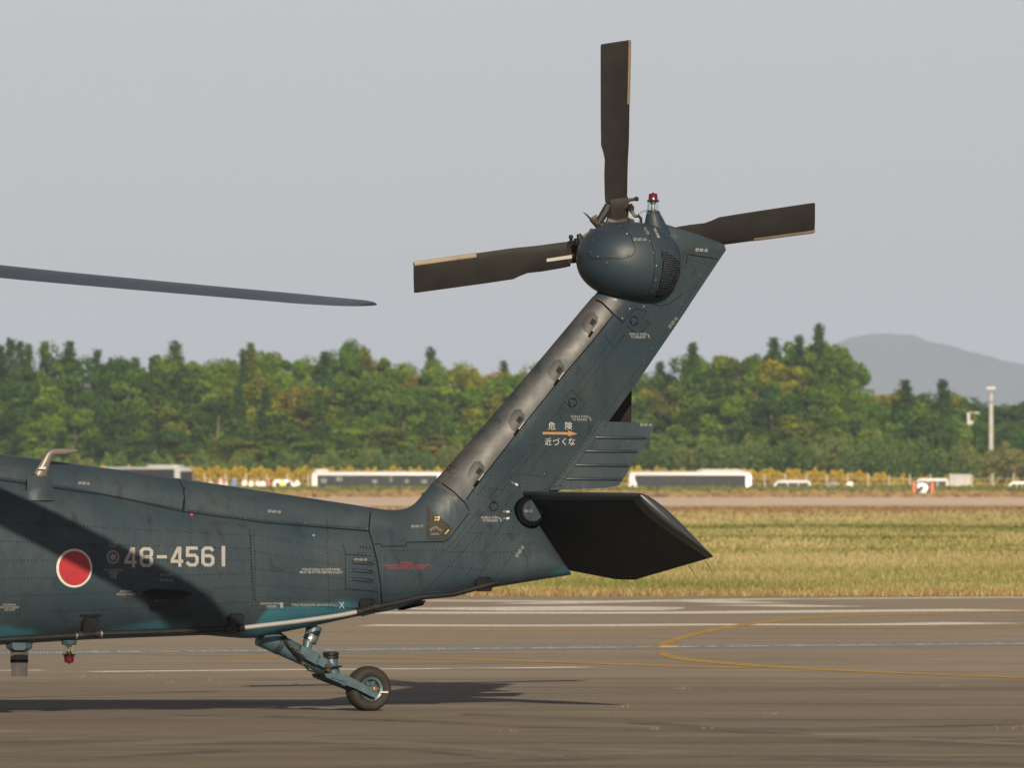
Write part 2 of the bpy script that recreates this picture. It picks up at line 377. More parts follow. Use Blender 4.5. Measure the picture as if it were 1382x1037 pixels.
for i_, (pts_, th_, mk) in enumerate((([(40, 1000), (180, 992), (330, 994), (450, 990), (600, 978)], [4, 5, 6, 6, 4], 'scuff_mark'), ([(-20, 1016), (160, 1006), (360, 1000), (560, 1006), (760, 1022)], [4, 6, 5, 4], 'scuff_mark'), ([(60, 1030), (300, 1016), (520, 1012), (700, 1030)], [3, 4, 4, 3], 'rubber_mark'), ([(-20, 975), (240, 968), (480, 972), (800, 985), (1100, 985), (1420, 978)], [3, 4, 4, 3], 'rubber_mark'),
                             ([(620, 966), (800, 972), (960, 985), (1180, 1002), (1420, 1012)], [3, 5, 6, 5], 'rubber_mark'), ([(700, 1000), (950, 994), (1200, 998), (1420, 1008)], [2, 4, 4, 3], 'scuff_mark'),
                             ([(560, 1034), (860, 1024), (1140, 1028), (1420, 1035)], [4, 5, 5, 4], 'rubber_mark'), ([(-20, 944), (160, 938), (300, 934)], [2, 2, 2], 'rubber_mark'))):
    px_strip('tyre_mark', pts_, th_, M[mk], .0043 + .00007 * i_)
# ---- steel drain grating that crosses the apron
M['grating'] = mat('galvanised_steel', (0.165, 0.18, 0.205), 0.5, metal=.1, noise=.35, nscale=9)
M['grating_dark'] = mat('drain_edge', (0.06, 0.06, 0.062), 0.9)
g0 = Vector((*ground_at(-60, 885.5), 0)); g1 = Vector((*ground_at(1440, 871.5), 0)); gd = (g1 - g0).normalized(); gn = Vector((-gd.y, gd.x, 0))
L_ = (g1 - g0).length
rot = Matrix((gd, gn, Vector((0, 0, 1)))).transposed()
b = MB(); b.box(g0 + gd * L_ / 2 - gn * .33 + Vector((0, 0, .012)), (L_, .06, .024), rot); b.box(g0 + gd * L_ / 2 + gn * .33 + Vector((0, 0, .015)), (L_, .06, .030), rot)
drain = tag(b.build('drain_grating', M['grating_dark'], smooth=0), 'long galvanised steel drain grating running across the apron behind the tail wheel', 'drain grating')
b = MB(); k = 0; x = 0.0
while x < L_:
    rr = rot @ Matrix.Rotation(R(20), 3, 'Y'); b.box(g0 + gd * x + Vector((0, 0, .020 + random.uniform(-.003, .003))), (.018, .60, .026), rr); x += .036
tag(b.build('bars', M['grating'], drain, smooth=0), kind='stuff')
b = MB()
cpt = g0 + gd * ((Vector((*ground_at(893, 877), 0)) - g0).dot(gd))
for i in range(8): b.box(cpt + gd * (.026 * i - .10) + Vector((0, 0, .022)), (.020, .62, .034), rot)
b.build('painted_bars', mat('yellow_on_grating', (0.30, 0.175, 0.03), .7), drain, smooth=0)

# ---- far mountain and ridge
M['mountain'] = mat('wooded_mountain', (0.045, 0.06, 0.04), 1.0, spec=0, noise=.3, nscale=.004)
MY = 15500.0
prof = [(-4000, 560), (-1200, 540), (-300, 520), (250, 530), (420, 520), (490, 500), (525, 490), (560, 496), (620, 515), (700, 520), (840, 515), (880, 500), (910, 500), (960, 510), (1060, 505), (1100, 482), (1130, 463), (1155, 454), (1180, 450.5), (1205, 450), (1230, 453), (1260, 462), (1290, 469), (1320, 477), (1350, 485), (1382, 493), (1450, 512), (1600, 530), (1900, 545), (3000, 560), (6000, 590)]
b = MB(); rings = []
rr_ = random.Random(3)
for px_ in list(range(-4000, 0, 200)) + list(range(0, 1600, 10)) + list(range(1600, 6000, 200)):
    zt = bgz(interp(px_, prof), MY) + rr_.uniform(-1.2, 1.2); x_ = bgx(px_, MY)
    rings.append([(x_, MY - 1500, 3.2), (x_, MY - 700, 2 + zt * .42 + rr_.uniform(-3, 3)), (x_, MY - 250, 2 + zt * .82), (x_, MY, zt), (x_, MY + 1500, 3)])
b.loft(rings, closed=False, cap=False)
tag(b.build('mountain', M['mountain'], smooth=0, fix=False), kind='structure')

# ================================================================== THE HELICOPTER
YAW = R(24.0); WX, WY = (497 - CX) / FPX * 80.0, 80.0
heli = empty('helicopter', (WX, WY, 0), YAW)
tag(heli, 'dark slate and teal military helicopter parked on the apron, red roundel on its tail boom', 'helicopter')
ca, sa = math.cos(YAW), math.sin(YAW)
def to_local(v, point=True):
    x, y, z = v
    if point: x -= WX; y -= WY
    return Vector((ca * x + sa * y, -sa * x + ca * y, z))
CL = to_local((0, 0, EYE))
def ray(px, py): return to_local(((px - CX) / FPX, 1.0, (HY - py) / FPX), False)
def L(px, py, y=0.0):
    d = ray(px, py); t = (y - CL.y) / d.y; return CL + d * t
BV = {}
def add_bvh(key, o): me = o.data; BV[key] = BVHTree.FromPolygons([v.co for v in me.vertices], [p.vertices for p in me.polygons])
def hit(px, py, keys=None):
    d = ray(px, py).normalized(); best = None
    for k, t in BV.items():
        if keys and k not in keys: continue
        h = t.ray_cast(CL, d)
        if h[0] is not None and (best is None or h[3] < best[2]):
            n = h[1] if h[1].dot(d) < 0 else -h[1]; best = (h[0], n, h[3])
    return best
def on(px, py, off=.003, keys=None):
    h = hit(px, py, keys)
    return None if h is None else h[0] + h[1] * off
def sgnpow(v, p): return math.copysign(abs(v) ** p, v)

# ---- tail boom
BOT = [(-300, 886), (0, 872), (132, 864), (287, 858), (330, 862), (347, 863), (360, 860), (430, 846), (520, 826)]
SEAM = [(-300, 600), (0, 648), (35, 653), (110, 664), (247, 691), (360, 706), (500, 717)]
TOPL = [(-300, 575), (0, 613), (60, 621), (120, 629), (250, 647.5), (360, 664), (440, 676), (505, 686)]
bot = [(L(*p, -.15).x, L(*p, -.15).z) for p in BOT]
seam = [(L(*p, -.22).x, L(*p, -.22).z) for p in SEAM]
topl = [(L(*p, 0).x, L(*p, 0).z) for p in TOPL]
def HW(u): return interp(u, [(-5, .62), (-3.2, .50), (-1.5, .415), (0.1, .275)])
def boom_ring(u, n=48):
    zb = interp(u, bot); zt = interp(u, seam) + .06; hw = HW(u); zc = (zb + zt) / 2; hz = (zt - zb) / 2; r = []
    for j in range(n):
        a = 2 * math.pi * j / n; cs, sn = math.cos(a), math.sin(a)
        w = hw * (1 - .16 * max(0, -sn) ** 2)
        r.append((u, w * sgnpow(cs, 2 / 2.7), zc + hz * sgnpow(sn, 2 / 2.7)))
    return r
U_END = L(509, 760, -.27).x
# end ring follows the curved seam: station shifts with height
def seam_u(z):
    return interp(z, [(.74, L(515, 820, -.2).x), (.95, L(514, 790, -.27).x), (1.13, L(509, 760, -.27).x), (1.28, L(503, 735, -.26).x), (1.38, L(497, 717, -.2).x), (1.6, L(499.5, 686, 0).x)])
b = MB(); rings = []
for u in list(np.arange(-5.2, -.2, .08)) + [-.14]: rings.append(boom_ring(u))
for k in (.35, .7, 1.0):
    base = boom_ring(-.14 + k * .14); rings.append([(-.14 + k * (seam_u(p[2]) - .004 + .14), p[1], p[2]) for p in base])
b.loft(rings)
boom = b.build('tail_boom', M['paint'], heli, 50); add_bvh('boom', boom)
# ---- spine fairing in sections (the drive shaft runs under it)
def spine_ring(u, n=28):
    zt = interp(u, topl); zs = interp(u, seam) - .012; ws = interp(u, [(-5, .28), (-3, .25), (-1.5, .225), (.1, .17)]); r = []
    for j in range(n + 1):
        a = math.pi * j / n; r.append((u, ws * sgnpow(math.cos(a), 2 / 2.5), zs + (zt - zs) * max(0, math.sin(a)) ** (2 / 2.5)))
    return r
cuts = [-5.2, L(248, 668, -.2).x, None]
for i, (a, z) in enumerate(((-5.2, cuts[1] - .004), (cuts[1] + .004, 0))):
    b = MB()
    if i == 0: rings = [spine_ring(u) for u in np.linspace(a, z, 40)]
    else:
        rings = [spine_ring(u) for u in np.linspace(a, -.1, 26)]
        rings.append([(seam_u(p[2]) - .006, p[1], p[2]) for p in spine_ring(0)])
    b.loft(rings, closed=True)
    o = b.build('spine_fairing', M['paint'], heli, 50); add_bvh('spine%d' % i, o)

# ---- tail pylon (fin): two chains of outline points joined by ribs
PAIRS = [((478, 682.5), (488, 832.5), .262, .42, 0), ((503, 686.3), (530, 821.5), .25, .42, 0), ((525, 688.5), (560, 812), .235, .40, 0), ((545, 687), (615, 801), .215, .37, 0), ((561, 679.5), (690, 789), .195, .33, 0),
         ((577, 661), (767, 776.5), .178, .29, 0), ((604, 632), (729, 706), .165, .34, 1), ((640, 591), (742, 670), .160, .34, 1), ((662, 566), (776, 649), .156, .34, 1),
         ((713, 506), (822, 567), .150, .34, 1), ((760, 450), (862, 512), .146, .34, 1), ((800, 402), (911, 440), .142, .34, 1), ((838, 360), (948, 384), .135, .22, 1), ((866, 331), (979, 337.5), .125, .26, 1), ((882, 314), (977, 331), .115, .24, 1), ((890, 304), (969, 326.5), .09, .2, 1), ((893, 301.5), (964, 324.8), .03, .1, 1)]
def crom(p0, p1, p2, p3, t):
    return tuple(.5 * ((2 * b_) + (-a_ + c_) * t + (2 * a_ - 5 * b_ + 4 * c_ - d_) * t * t + (-a_ + 3 * b_ - 3 * c_ + d_) * t ** 3) for a_, b_, c_, d_ in zip(p0, p1, p2, p3))
def pyl(s):
    """rib data at parameter s in [0, len-1]"""
    i = min(int(s), len(PAIRS) - 2); t = s - i
    q = [PAIRS[max(i - 1, 0)], PAIRS[i], PAIRS[i + 1], PAIRS[min(i + 2, len(PAIRS) - 1)]]
    F = crom(q[0][0], q[1][0], q[2][0], q[3][0], t)
    B = tuple(a_ + (b_ - a_) * t for a_, b_ in zip(q[1][1], q[2][1]))
    T = q[1][2] + (q[2][2] - q[1][2]) * t; Rf = q[1][3] + (q[2][3] - q[1][3]) * t; te = q[1][4] + (q[2][4] - q[1][4]) * t
    return F, B, T, Rf, te
def boom_half(u, z):
    zb = interp(u, bot); zt = interp(u, seam) + .06; zc = (zb + zt) / 2; hz = (zt - zb) / 2; d = (z - zc) / hz; w = 0.0
    if abs(d) < 1: w = HW(u) * (1 - abs(d) ** 2.7) ** (1 / 2.7) * (1 - .16 * max(0, -d) ** 2)
    zs = interp(u, seam) - .012; zp = interp(u, topl); f = (z - zs) / (zp - zs)
    if 0 <= f < 1: w = max(w, interp(u, [(-5, .28), (-3, .25), (-1.5, .225), (.1, .17)]) * (1 - f ** 2.5) ** (1 / 2.5))
    return w
def pyl_pt(s, r, side=-1, extra=0.0):
    F, B, T, Rf, te = pyl(s)
    f3 = L(*F, 0); b3 = L(*B, 0); ln = (b3 - f3).length; a = ln * r; bb = ln * (1 - r)
    x = min(a / Rf, 1); t1 = T * math.sqrt(max(0, 1 - (1 - x) ** 2))
    xb = min(bb / .22, 1); tb0 = .03 + (T - .03) * math.sqrt(max(0, 1 - (1 - xb) ** 2)); tb1 = .012 + bb * .235
    tb = tb0 + (tb1 - tb0) * te
    k = .03; h = max(k - abs(t1 - tb), 0) / k; t = min(t1, tb) - h * h * k * .25
    t = max(t, 0.0)
    if s < 2.4:
        p = f3 + (b3 - f3) * r; k = max(0.0, min(1.0, (s - .25) / 2.1)); k = k * k * (3 - 2 * k)
        t = (boom_half(min(p.x, .02), p.z) - .003) * (1 - k) + t * k; t = max(t, 0)
    if r > .999: t = max(t, .012)
    p = f3 + (b3 - f3) * r; return Vector((p.x, side * (t + extra), p.z))
RS = [0, .004, .012, .025, .045, .07, .10, .135, .17, .21, .25, .285, .32, .37, .43, .5, .57, .64, .7, .76, .81, .86, .90, .935, .96, .98, .992, 1]
b = MB(); S = list(np.linspace(0, len(PAIRS) - 1, (len(PAIRS) - 1) * 8 + 1)); rings = []
for s in S: rings.append([pyl_pt(s, r, -1) for r in RS] + [pyl_pt(s, r, 1) for r in RS[::-1]])
b.loft(rings)
pylon = b.build('tail_fin', M['paint'], heli, 60); add_bvh('fin', pylon)
# drive shaft cover on the leading edge of the fin, sits 5 mm proud
b = MB(); S0, S1 = 5.18, 11.05
def cov(s, r, side): return pyl_pt(s, r, side, .006)
rings = []
def to_px(p):
    x_, y_ = ca * p.x - sa * p.y + WX, sa * p.x + ca * p.y + WY; return CX + FPX * x_ / y_, HY - FPX * (p.z - EYE) / y_
SEAMPX = [(618, 690), (626.5, 678), (648, 649), (700, 582), (752, 517), (800, 460), (827, 426), (840, 410)]
for s in np.linspace(S0, S1, 50):
    e = .15
    while e < .5:
        qx, qy = to_px(pyl_pt(s, e, -1))
        if qx > float(np.interp(-qy, [-p_[1] for p_ in SEAMPX], [p_[0] for p_ in SEAMPX])): break
        e += .004
    rr = [e * k for k in (1, .985, .85, .7, .55, .42, .3, .2, .12, .06, .02, .005)]
    row = [cov(s, r, -1) for r in rr]; f = L(*pyl(s)[0], 0); fd = (f - L(*pyl(s)[1], 0)).normalized(); row.append(f + fd * .007)
    row += [cov(s, r, 1) for r in rr[::-1]]; rings.append(row)
b.loft(rings)
cover = b.build('drive_shaft_cover', M['cover'], heli, 60); add_bvh('cover', cover)

# ---- trailing edge panel below the fin, ribbed
def plate(pxs, y0, th, name, matl, parent):
    b = MB(); P = [L(*p, y0) for p in pxs]; b.prism(P, (0, th, 0)); return b.build(name, matl, parent, 30)
tep = plate([(806, 568.5), (886, 572), (868, 604), (836, 655.5), (815, 659), (742, 662)], -.052, .05, 'trailing_edge_panel', M['paint'], heli); add_bvh('tep', tep)
for a, z in (((802, 590.5), (873, 591.5)), ((789, 609), (861, 609.7)), ((776, 628), (849, 628.7)), ((763, 646.5), (840, 647.3))):
    b = MB(); p, q = L(*a, -.055), L(*z, -.055); d = (q - p)
    b.tube([p, p + d * .03, p + d * .97, q], [.004, .012, .012, .004], 8, squash=1.0); b.build('stiffening_rib', M['dark_teal'], tep)

# ---- tail gearbox fairing (ball)
GC = L(853, 352.5, -.06)
b = MB(); rings = []
for i in range(0, 33):
    th = math.pi * i / 32; row = []
    for j in range(48):
        ph = 2 * math.pi * j / 48
        sx, sy, sz = math.sin(th) * math.cos(ph), math.sin(th) * math.sin(ph), math.cos(th)
        p_ = 2 / 2.25
        x_, y_, z_ = .398 * sgnpow(sx, p_), .36 * sgnpow(sy, p_), .300 * sgnpow(sz, p_)
        z_ += .05 * (-x_) * (1 if z_ < 0 else .0)
        x_ -= .03 * (1 - (z_ / .3) ** 2)
        z_ -= .05 * x_ if z_ > 0 else 0
        row.append(GC + Vector((x_, y_, z_)))
    rings.append(row)
b.loft(rings, cap=False)
ball = b.build('gearbox_fairing', M['fairing'], heli, 60); add_bvh('ball', ball)
# light mast on top
def lp(px, py, y=-.02): return L(px, py, y)
b = MB(); b.tube([lp(885, 318), lp(884, 306), lp(882.5, 296), lp(881.5, 289.5), lp(881.4, 287.2)], [.12, .090, .070, .056, .050], 20)
mast = b.build('light_mast', M['fairing'], heli, 50); add_bvh('mast', mast)
beacon = empty('anti_collision_light'); beacon.parent = heli
b = MB(); c0 = lp(881.4, 287)
b.lathe(c0, (0, 0, 1), [(0, .055), (.006, .055), (.006, .047), (.012, .047)], 20); b.build('collar', M['hub'], beacon); b = MB(); b.lathe(c0 + Vector((0, 0, .085)), (0, 0, 1), [(0, .044), (.006, .050), (.012, .044)], 20); b.build('lens_band', M['hub'], beacon)
b = MB(); b.lathe(c0 + Vector((0, 0, .012)), (0, 0, 1), [(0, .045), (.07, .043), (.073, .040), (.07, .036), (.003, .038)], 24); b.build('clear_lens', M['glass'], beacon)
b = MB(); b.lathe(c0 + Vector((0, 0, .012)), (0, 0, 1), [(0, .03), (.02, .014), (.05, .014), (.068, .032)], 16); b.build('lamp_tube', M['steel'], beacon)
b = MB(); b.lathe(c0 + Vector((0, 0, .096)), (0, 0, 1), [(0, .037), (.046, .033), (.050, .029), (.052, .010), (.058, .008), (.059, .001)], 20); b.build('red_lens', M['red_glass'], beacon)
b = MB(); b.tube([lp(858, 292, -.1), lp(866, 286, -.1), lp(874, 283.5, -.06), lp(880, 284, -.03)], .003, 5); b.build('cable', M['steel'], beacon)

# ---- tail rotor, canted 20 degrees, on the far (starboard) side
HUB = L(831, 334, .42)
CANT = R(20)
e1 = Vector((1, 0, 0)); e2 = Vector((0, -math.sin(CANT), math.cos(CANT))); e3 = e1.cross(e2)   # e3 roughly to port/camera? fixed below
if e3.y > 0: e3 = -e3
def rot_pt(th, r, c, h):
    """th blade azimuth, r radius, c chordwise (+ = leading edge), h out of disc towards port"""
    rad = e1 * math.cos(th) + e2 * math.sin(th); tan = e1 * math.sin(th) - e2 * math.cos(th)   # clockwise seen from port
    return HUB + rad * r + tan * c + e3 * h
def blade(th, name='tail_rotor_blade'):
    b = MB(); rings = []
    st = [(.385, .100, -.095), (.45, .102, -.100), (.62, .104, -.104), (.74, .108, -.100), (.80, .112, -.113), (.86, .114, -.132), (1.1, .116, -.134), (1.4, .118, -.133), (1.655, .120, -.132), (1.675, .114, -.128)]
    for r, le, te in st:
        pit = R(interp(r, [(.36, 8), (.8, 7), (1.675, 1)])); tk = interp(r, [(.36, .030), (.8, .020), (1.65, .013), (1.675, .006)])
        sec = []
        for f, t in ((1, 0), (.93, .55), (.8, .85), (.6, 1), (.3, .8), (.08, .3), (0, .08)):
            sec.append((te + (le - te) * f, tk * t))
        full = sec + [(c_, -t) for c_, t in sec[::-1][:-1]]
        rings.append([rot_pt(th, r, c_ * math.cos(pit) - h_ * math.sin(pit), c_ * math.sin(pit) * -1 + h_ * math.cos(pit)) for c_, h_ in full])
    b.loft(rings); o = b.build(name, M['blade'], heli, 35)
    b = MB(); rings = []
    for r, le in ((1.16, .1175), (1.3, .119), (1.45, .120), (1.655, .122), (1.674, .119)):
        pit = R(interp(r, [(.36, 8), (.8, 7), (1.675, 1)]))
        sec = [(le - .026, .0155), (le - .012, .0135), (le + .001, .004), (le + .001, -.004), (le - .012, -.0135), (le - .026, -.0155)]
        rings.append([rot_pt(th, r, c_ * math.cos(pit) - h_ * math.sin(pit), -c_ * math.sin(pit) + h_ * math.cos(pit)) for c_, h_ in sec])
    b.loft(rings); b.build('abrasion_strip', M['beige'], o, 30)
    return o
TH = [R(8.7), R(98.7), R(188.7), R(278.7)]
blades = [blade(t) for t in TH]
# white stripe on the forward-pointing blade root
b = MB(); t = TH[2]
b.add([rot_pt(t, .27, .012, .046), rot_pt(t, .59, .004, .034), rot_pt(t, .59, -.022, .034), rot_pt(t, .27, -.020, .046)], [(0, 1, 2, 3)])
b.build('white_stripe', M['white_mark'], blades[2], 0)
hubo = empty('tail_rotor_hub'); hubo.parent = heli
b = MB(); b.lathe(HUB - e3 * .07, e3, [(0, .13), (.03, .16), (.11, .16), (.13, .12), (.2, .09)], 24); b.lathe(HUB + e3 * .09, e3, [(0, .085), (.30, .075)], 20)
b.build('hub_centre', M['hub'], hubo)
for t in TH:
    b = MB()
    rr_ = [(.10, .050, .04), (.22, .052, .046), (.30, .056, .05), (.365, .060, .05), (.41, .060, .03)]
    b.loft([[rot_pt(t, r, c_, h_) for c_, h_ in ((w + .030, d), (-w, d), (-w, -d), (w + .030, -d))] for r, w, d in rr_]); b.build('blade_cuff', M['hub'], hubo, 30)
    b = MB()                                             # retention plates, boots and bolts
    b.tube([rot_pt(t, .18, 0, .0), rot_pt(t, .205, 0, 0)], [.083, .083], 16); b.tube([rot_pt(t, .215, 0, .0), rot_pt(t, .23, 0, 0)], [.075, .075], 16)
    for r, c_ in ((.33, .04), (.33, -.03), (.29, .005)): b.tube([rot_pt(t, r, c_, .025), rot_pt(t, r, c_, .052)], .010, 6)
    b.build('retention_plate', M['hub'], hubo, 35)
    b = MB()                                             # pitch horn and its ball end
    b.tube([rot_pt(t, .375, .06, .02), rot_pt(t, .385, .115, .03), rot_pt(t, .39, .165, .04)], [.016, .013, .011], 8); b.lathe(rot_pt(t, .39, .155, .04), e1, [(-.018, .006), (-.01, .018), (.01, .018), (.018, .006)], 10)
    b.build('pitch_horn', M['hub'], hubo)
def hubpart(name, matl, *tubes):
    b = MB()
    for pts_, rad_ in tubes: b.tube([L(*p) for p in pts_], rad_, 8)
    return b.build(name, matl, hubo, 40)
hubpart('pitch_arm', M['blade'], ([(821, 277, .20), (817, 286, .20), (811, 295, .20), (806, 304, .20)], [.030, .036, .030, .024]))
hubpart('pitch_arm', M['blade'], ([(786, 330, .22), (783, 322, .22), (781, 316, .22)], [.034, .026, .020]))
hubpart('boot_ring', M['steel_dull'], ([(820, 299, .30), (833, 302, .28), (847, 298, .30)], [.030, .034, .030]))
hubpart('bare_fitting', M['brass'], ([(799, 297, .20), (806, 291.5, .20)], [.020, .014])); hubpart('bare_fitting', M['brass'], ([(803, 300, .18), (812, 306, .18)], [.016, .020])); hubpart('bare_fitting', M['brass'], ([(852, 284.5, .2), (857, 292, .2)], [.013, .015])); hubpart('bare_fitting', M['brass'], ([(787, 321, .2), (795.5, 314.5, .2)], [.016, .013])); hubpart('bare_fitting', M['brass'], ([(848, 297, .2), (855, 299, .2)], [.02, .016])); hubpart('bare_fitting', M['brass'], ([(814, 300, .2), (817, 303, .2)], [.014, .012]))
hubpart('flexible_line', M['blade'], ([(857, 292, .2), (862, 291.5, .2), (865, 295, .2), (865, 301, .18)], .012)); hubpart('flexible_line', M['blade'], ([(795, 315, .2), (798, 310, .2), (802, 310.5, .2), (807, 315, .18)], .012)); hubpart('flexible_line', M['blade'], ([(849, 278, .22), (852, 281, .22), (852.5, 286, .2)], [.030, .026, .016]))
hubpart('link_rod', M['blade'], ([(798, 296, .2), (806, 304, .18), (812, 313, .1)], [.018, .022, .02])); hubpart('safety_wire', M['hub'], ([(798, 297, .2), (793, 291, .2), (787.5, 286.5, .2)], [.009, .007, .003])); hubpart('clamp', M['blade'], ([(776, 327, .25), (789, 325, .25)], [.03, .026])); hubpart('clamp', M['blade'], ([(790, 322, .22), (793, 330, .2)], [.02, .03]))

# ---- stabilator: tapered, trailing edge down
sA, sB, sC, sD = L(712, 664.5, -.16), L(861, 667, -2.16), L(962, 752.5, -2.16), L(856, 783.5, -.16)
def stab_ring(y, k=1.0, side=-1):
    t = (abs(y) - .16) / 2.0
    le = sA + (sB - sA) * t; te = sD + (sC - sD) * t; le = Vector((le.x, y, le.z)); te = Vector((te.x, y, te.z))
    ch = te - le; nrm = Vector((ch.z, 0, -ch.x)).normalized()
    if nrm.z < 0: nrm = -nrm
    c_ = ch.length; tk = (.120 - .012 * t) * k
    up = [(0, 0), (.006, .20), (.02, .36), (.05, .56), (.10, .76), (.18, .93), (.30, 1), (.45, .90), (.62, .66), (.82, .33), (1, .02)]
    ring = [le + ch * f + nrm * tk * .55 * h for f, h in up] + [le + ch * f - nrm * tk * .45 * h for f, h in up[::-1][1:-1]]
    if k < 1: 
        mid = le + ch * .5
        ring = [mid + (q - mid) * (1 - (1 - k) * .05) for q in ring]
    return ring
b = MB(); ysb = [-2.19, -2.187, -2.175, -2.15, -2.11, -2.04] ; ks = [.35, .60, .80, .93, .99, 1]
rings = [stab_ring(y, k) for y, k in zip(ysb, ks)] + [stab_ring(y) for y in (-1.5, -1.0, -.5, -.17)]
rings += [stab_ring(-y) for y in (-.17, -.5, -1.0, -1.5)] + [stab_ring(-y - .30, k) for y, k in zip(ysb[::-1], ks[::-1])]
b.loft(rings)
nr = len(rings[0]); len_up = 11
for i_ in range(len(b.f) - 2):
    row, j_ = divmod(i_, nr); b.mi[i_] = 1 if len_up - 1 <= j_ <= nr - 4 and 5 <= row < len(rings) - 6 else 0  # lower faces get the darkened shade tone
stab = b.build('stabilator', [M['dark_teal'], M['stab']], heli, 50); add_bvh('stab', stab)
for a in ((929, 764), (951, 757.5)):
    p = L(*a, -2.05); b = MB(); b.tube([p, p + Vector((.035, 0, -.04)), p + Vector((.075, 0, -.105))], [.003, .0025, .0015], 5); b.build('static_wick', M['black'], stab)
# pivot fairing on the side of the fin
pc = L(716.5, 690.5, -.165)
b = MB(); b.lathe(Vector((pc.x, -.10, pc.z)), (0, -1, 0), [(0, .115), (.065, .113), (.067, .10)], 32); b.build('pivot_gap_ring', M['seam'], heli, 30)
b = MB(); o3 = [(713, 675), (703, 684), (700.5, 690), (703, 697), (713, 703.5), (735, 703.5), (735, 675)]
b.lathe(Vector((pc.x + .012, -.12, pc.z + .004)), (0, -1, 0), [(0, .086), (.052, .085), (.060, .080), (.062, .001)], 32); pv = b.build('pivot_cover', M['paint'], heli, 30); add_bvh('pivot', pv)

# ---- tail landing gear
tg = empty('tail_landing_gear'); tg.parent = heli
b = MB(); b.tube([L(352, 858, -.02), L(380, 872, -.02), L(420, 891.5, -.02), L(446, 905, -.02)], [.085, .075, .066, .060], 16)
b.build('trailing_strut', M['teal'], tg)
b = MB(); b.tube([L(372, 867, -.02), L(379, 871, -.02)], .083, 16); b.build('strut_band', M['dark_teal'], tg)
b = MB(); p = L(418, 886, -.08); b.box(p, (.13, .10, .085), Matrix.Rotation(R(27), 3, 'Y')); b.box(L(431, 893, -.085), (.085, .09, .07), Matrix.Rotation(R(27), 3, 'Y')); b.box(L(408, 879, -.08), (.06, .07, .06), Matrix.Rotation(R(20), 3, 'Y')); b.build('lock_actuator', M['teal'], tg, 20)
b = MB(); b.tube([L(424, 846, 0), L(418, 868, -.01)], [.062, .05], 14); b.tube([L(416, 866, -.01), L(414, 876, -.02)], [.042, .034], 12); b.build('shock_strut', M['teal'], tg)
b = MB(); b.tube([L(420, 857, -.01), L(417.5, 864, -.01)], .056, 14); b.build('chrome_collar', M['steel'], tg)
b = MB(); b.tube([L(448, 912, -.01), L(447, 900, -.01), L(446.5, 889, -.01)], [.062, .058, .052], 18); b.build('pivot_post', M['teal'], tg)
b = MB(); p = L(446.5, 890, -.01); b.lathe(p, (0, 0, 1), [(0, .052), (.008, .062), (.022, .062), (.026, .055), (.034, .062), (.048, .062), (.055, .05), (.056, .001)], 20); b.build('boot', M['black'], tg)
b = MB(); b.tube([L(386, 866, -.1), L(391, 874, -.12), L(402, 884, -.13), L(409, 896, -.12), L(416, 905, -.12), L(428, 909, -.13), L(441, 905, -.12), L(450, 901, -.1), L(461, 900, -.09)], .008, 6)
b.tube([L(383, 861, -.09), L(388, 870, -.12), L(398, 880, -.13), L(412, 890, -.13)], .014, 6); b.build('brake_hose', M['black'], tg)
for px_, py_ in ((393, 873), (409, 896), (442, 900), (443, 905), (402, 880)):
    b = MB(); b.lathe(L(px_, py_, -.14), (.6, -.6, -.4), [(-.018, .010), (-.01, .016), (.012, .016), (.02, .008)], 8); b.build('hose_fitting', M['brass'], tg)
# fork: one arm each side of the wheel
fork_px = [(438, 910), (452, 909), (466, 910.5), (483, 920), (506, 932), (509.5, 937), (506, 942.5), (500, 940), (480, 930), (455, 921), (441, 915)]
b = MB(); b.prism([L(*p, -.118) for p in fork_px], (0, .03, 0))
b2 = [L(p[0] - 16, p[1], .105) for p in fork_px]; b.prism(b2, (0, .03, 0))
b.box(L(450, 914.5, -.01), (.13, .24, .04), Matrix.Rotation(R(15), 3, 'Y')); b.build('fork', M['teal'], tg, 25)
WC = Vector((0, 0, .172))
b = MB(); RT = .172; prof = [(-.052, .088), (-.066, .096), (-.080, .122), (-.080, .140), (-.066, .160), (-.04, .169), (-.02, .172), (.02, .172), (.04, .169), (.066, .160), (.080, .140), (.080, .122), (.066, .096), (.052, .088)]
b.lathe(WC, (0, 1, 0), prof + [prof[0]], 56, cap=False)
b.v = [(x_, y_, max(z_, .004)) for x_, y_, z_ in b.v]
tyre = b.build('wheel', M['tyre'], tg, 60)
b = MB(); b.lathe(WC + Vector((0, 0, 0)), (0, 1, 0), [(-.060, .072), (-.066, .090), (-.058, .094), (-.045, .088), (.045, .088), (.058, .094), (.066, .090), (.060, .072), (-.02, .070), (-.060, .072)], 40, cap=False); b.build('rim', M['teal'], tyre, 40)
b = MB(); b.lathe(WC, (0, 1, 0), [(-.022, .074), (-.016, .074), (-.016, .001)], 32); b.build('rim_disc', M['dark_teal'], tyre, 40)
b = MB()
for k in range(6):
    a = 2 * math.pi * k / 6; b.box(WC + Vector((math.cos(a) * .05, -.030, math.sin(a) * .05)), (.045, .02, .016), Matrix.Rotation(-a, 3, 'Y'))
b.lathe(WC, (0, -1, 0), [(.02, .032), (.075, .028), (.095, .024)], 18); b.build('wheel_hub', M['teal'], tyre, 30)
b = MB(); b.lathe(WC, (0, -1, 0), [(.09, .019), (.135, .017), (.137, .008), (.12, .007)], 16); b.build('axle_nut', mat('axle_bronze', (.2, .12, .08), .4, metal=.5), tg, 30)
b = MB(); b.add([L(514, 933.8, -.085), L(524, 933.8, -.085), L(524, 936, -.085), L(514, 936, -.085)], [(0, 1, 2, 3)]); b.build('slip_mark', M['white_mark'], tyre, 0)

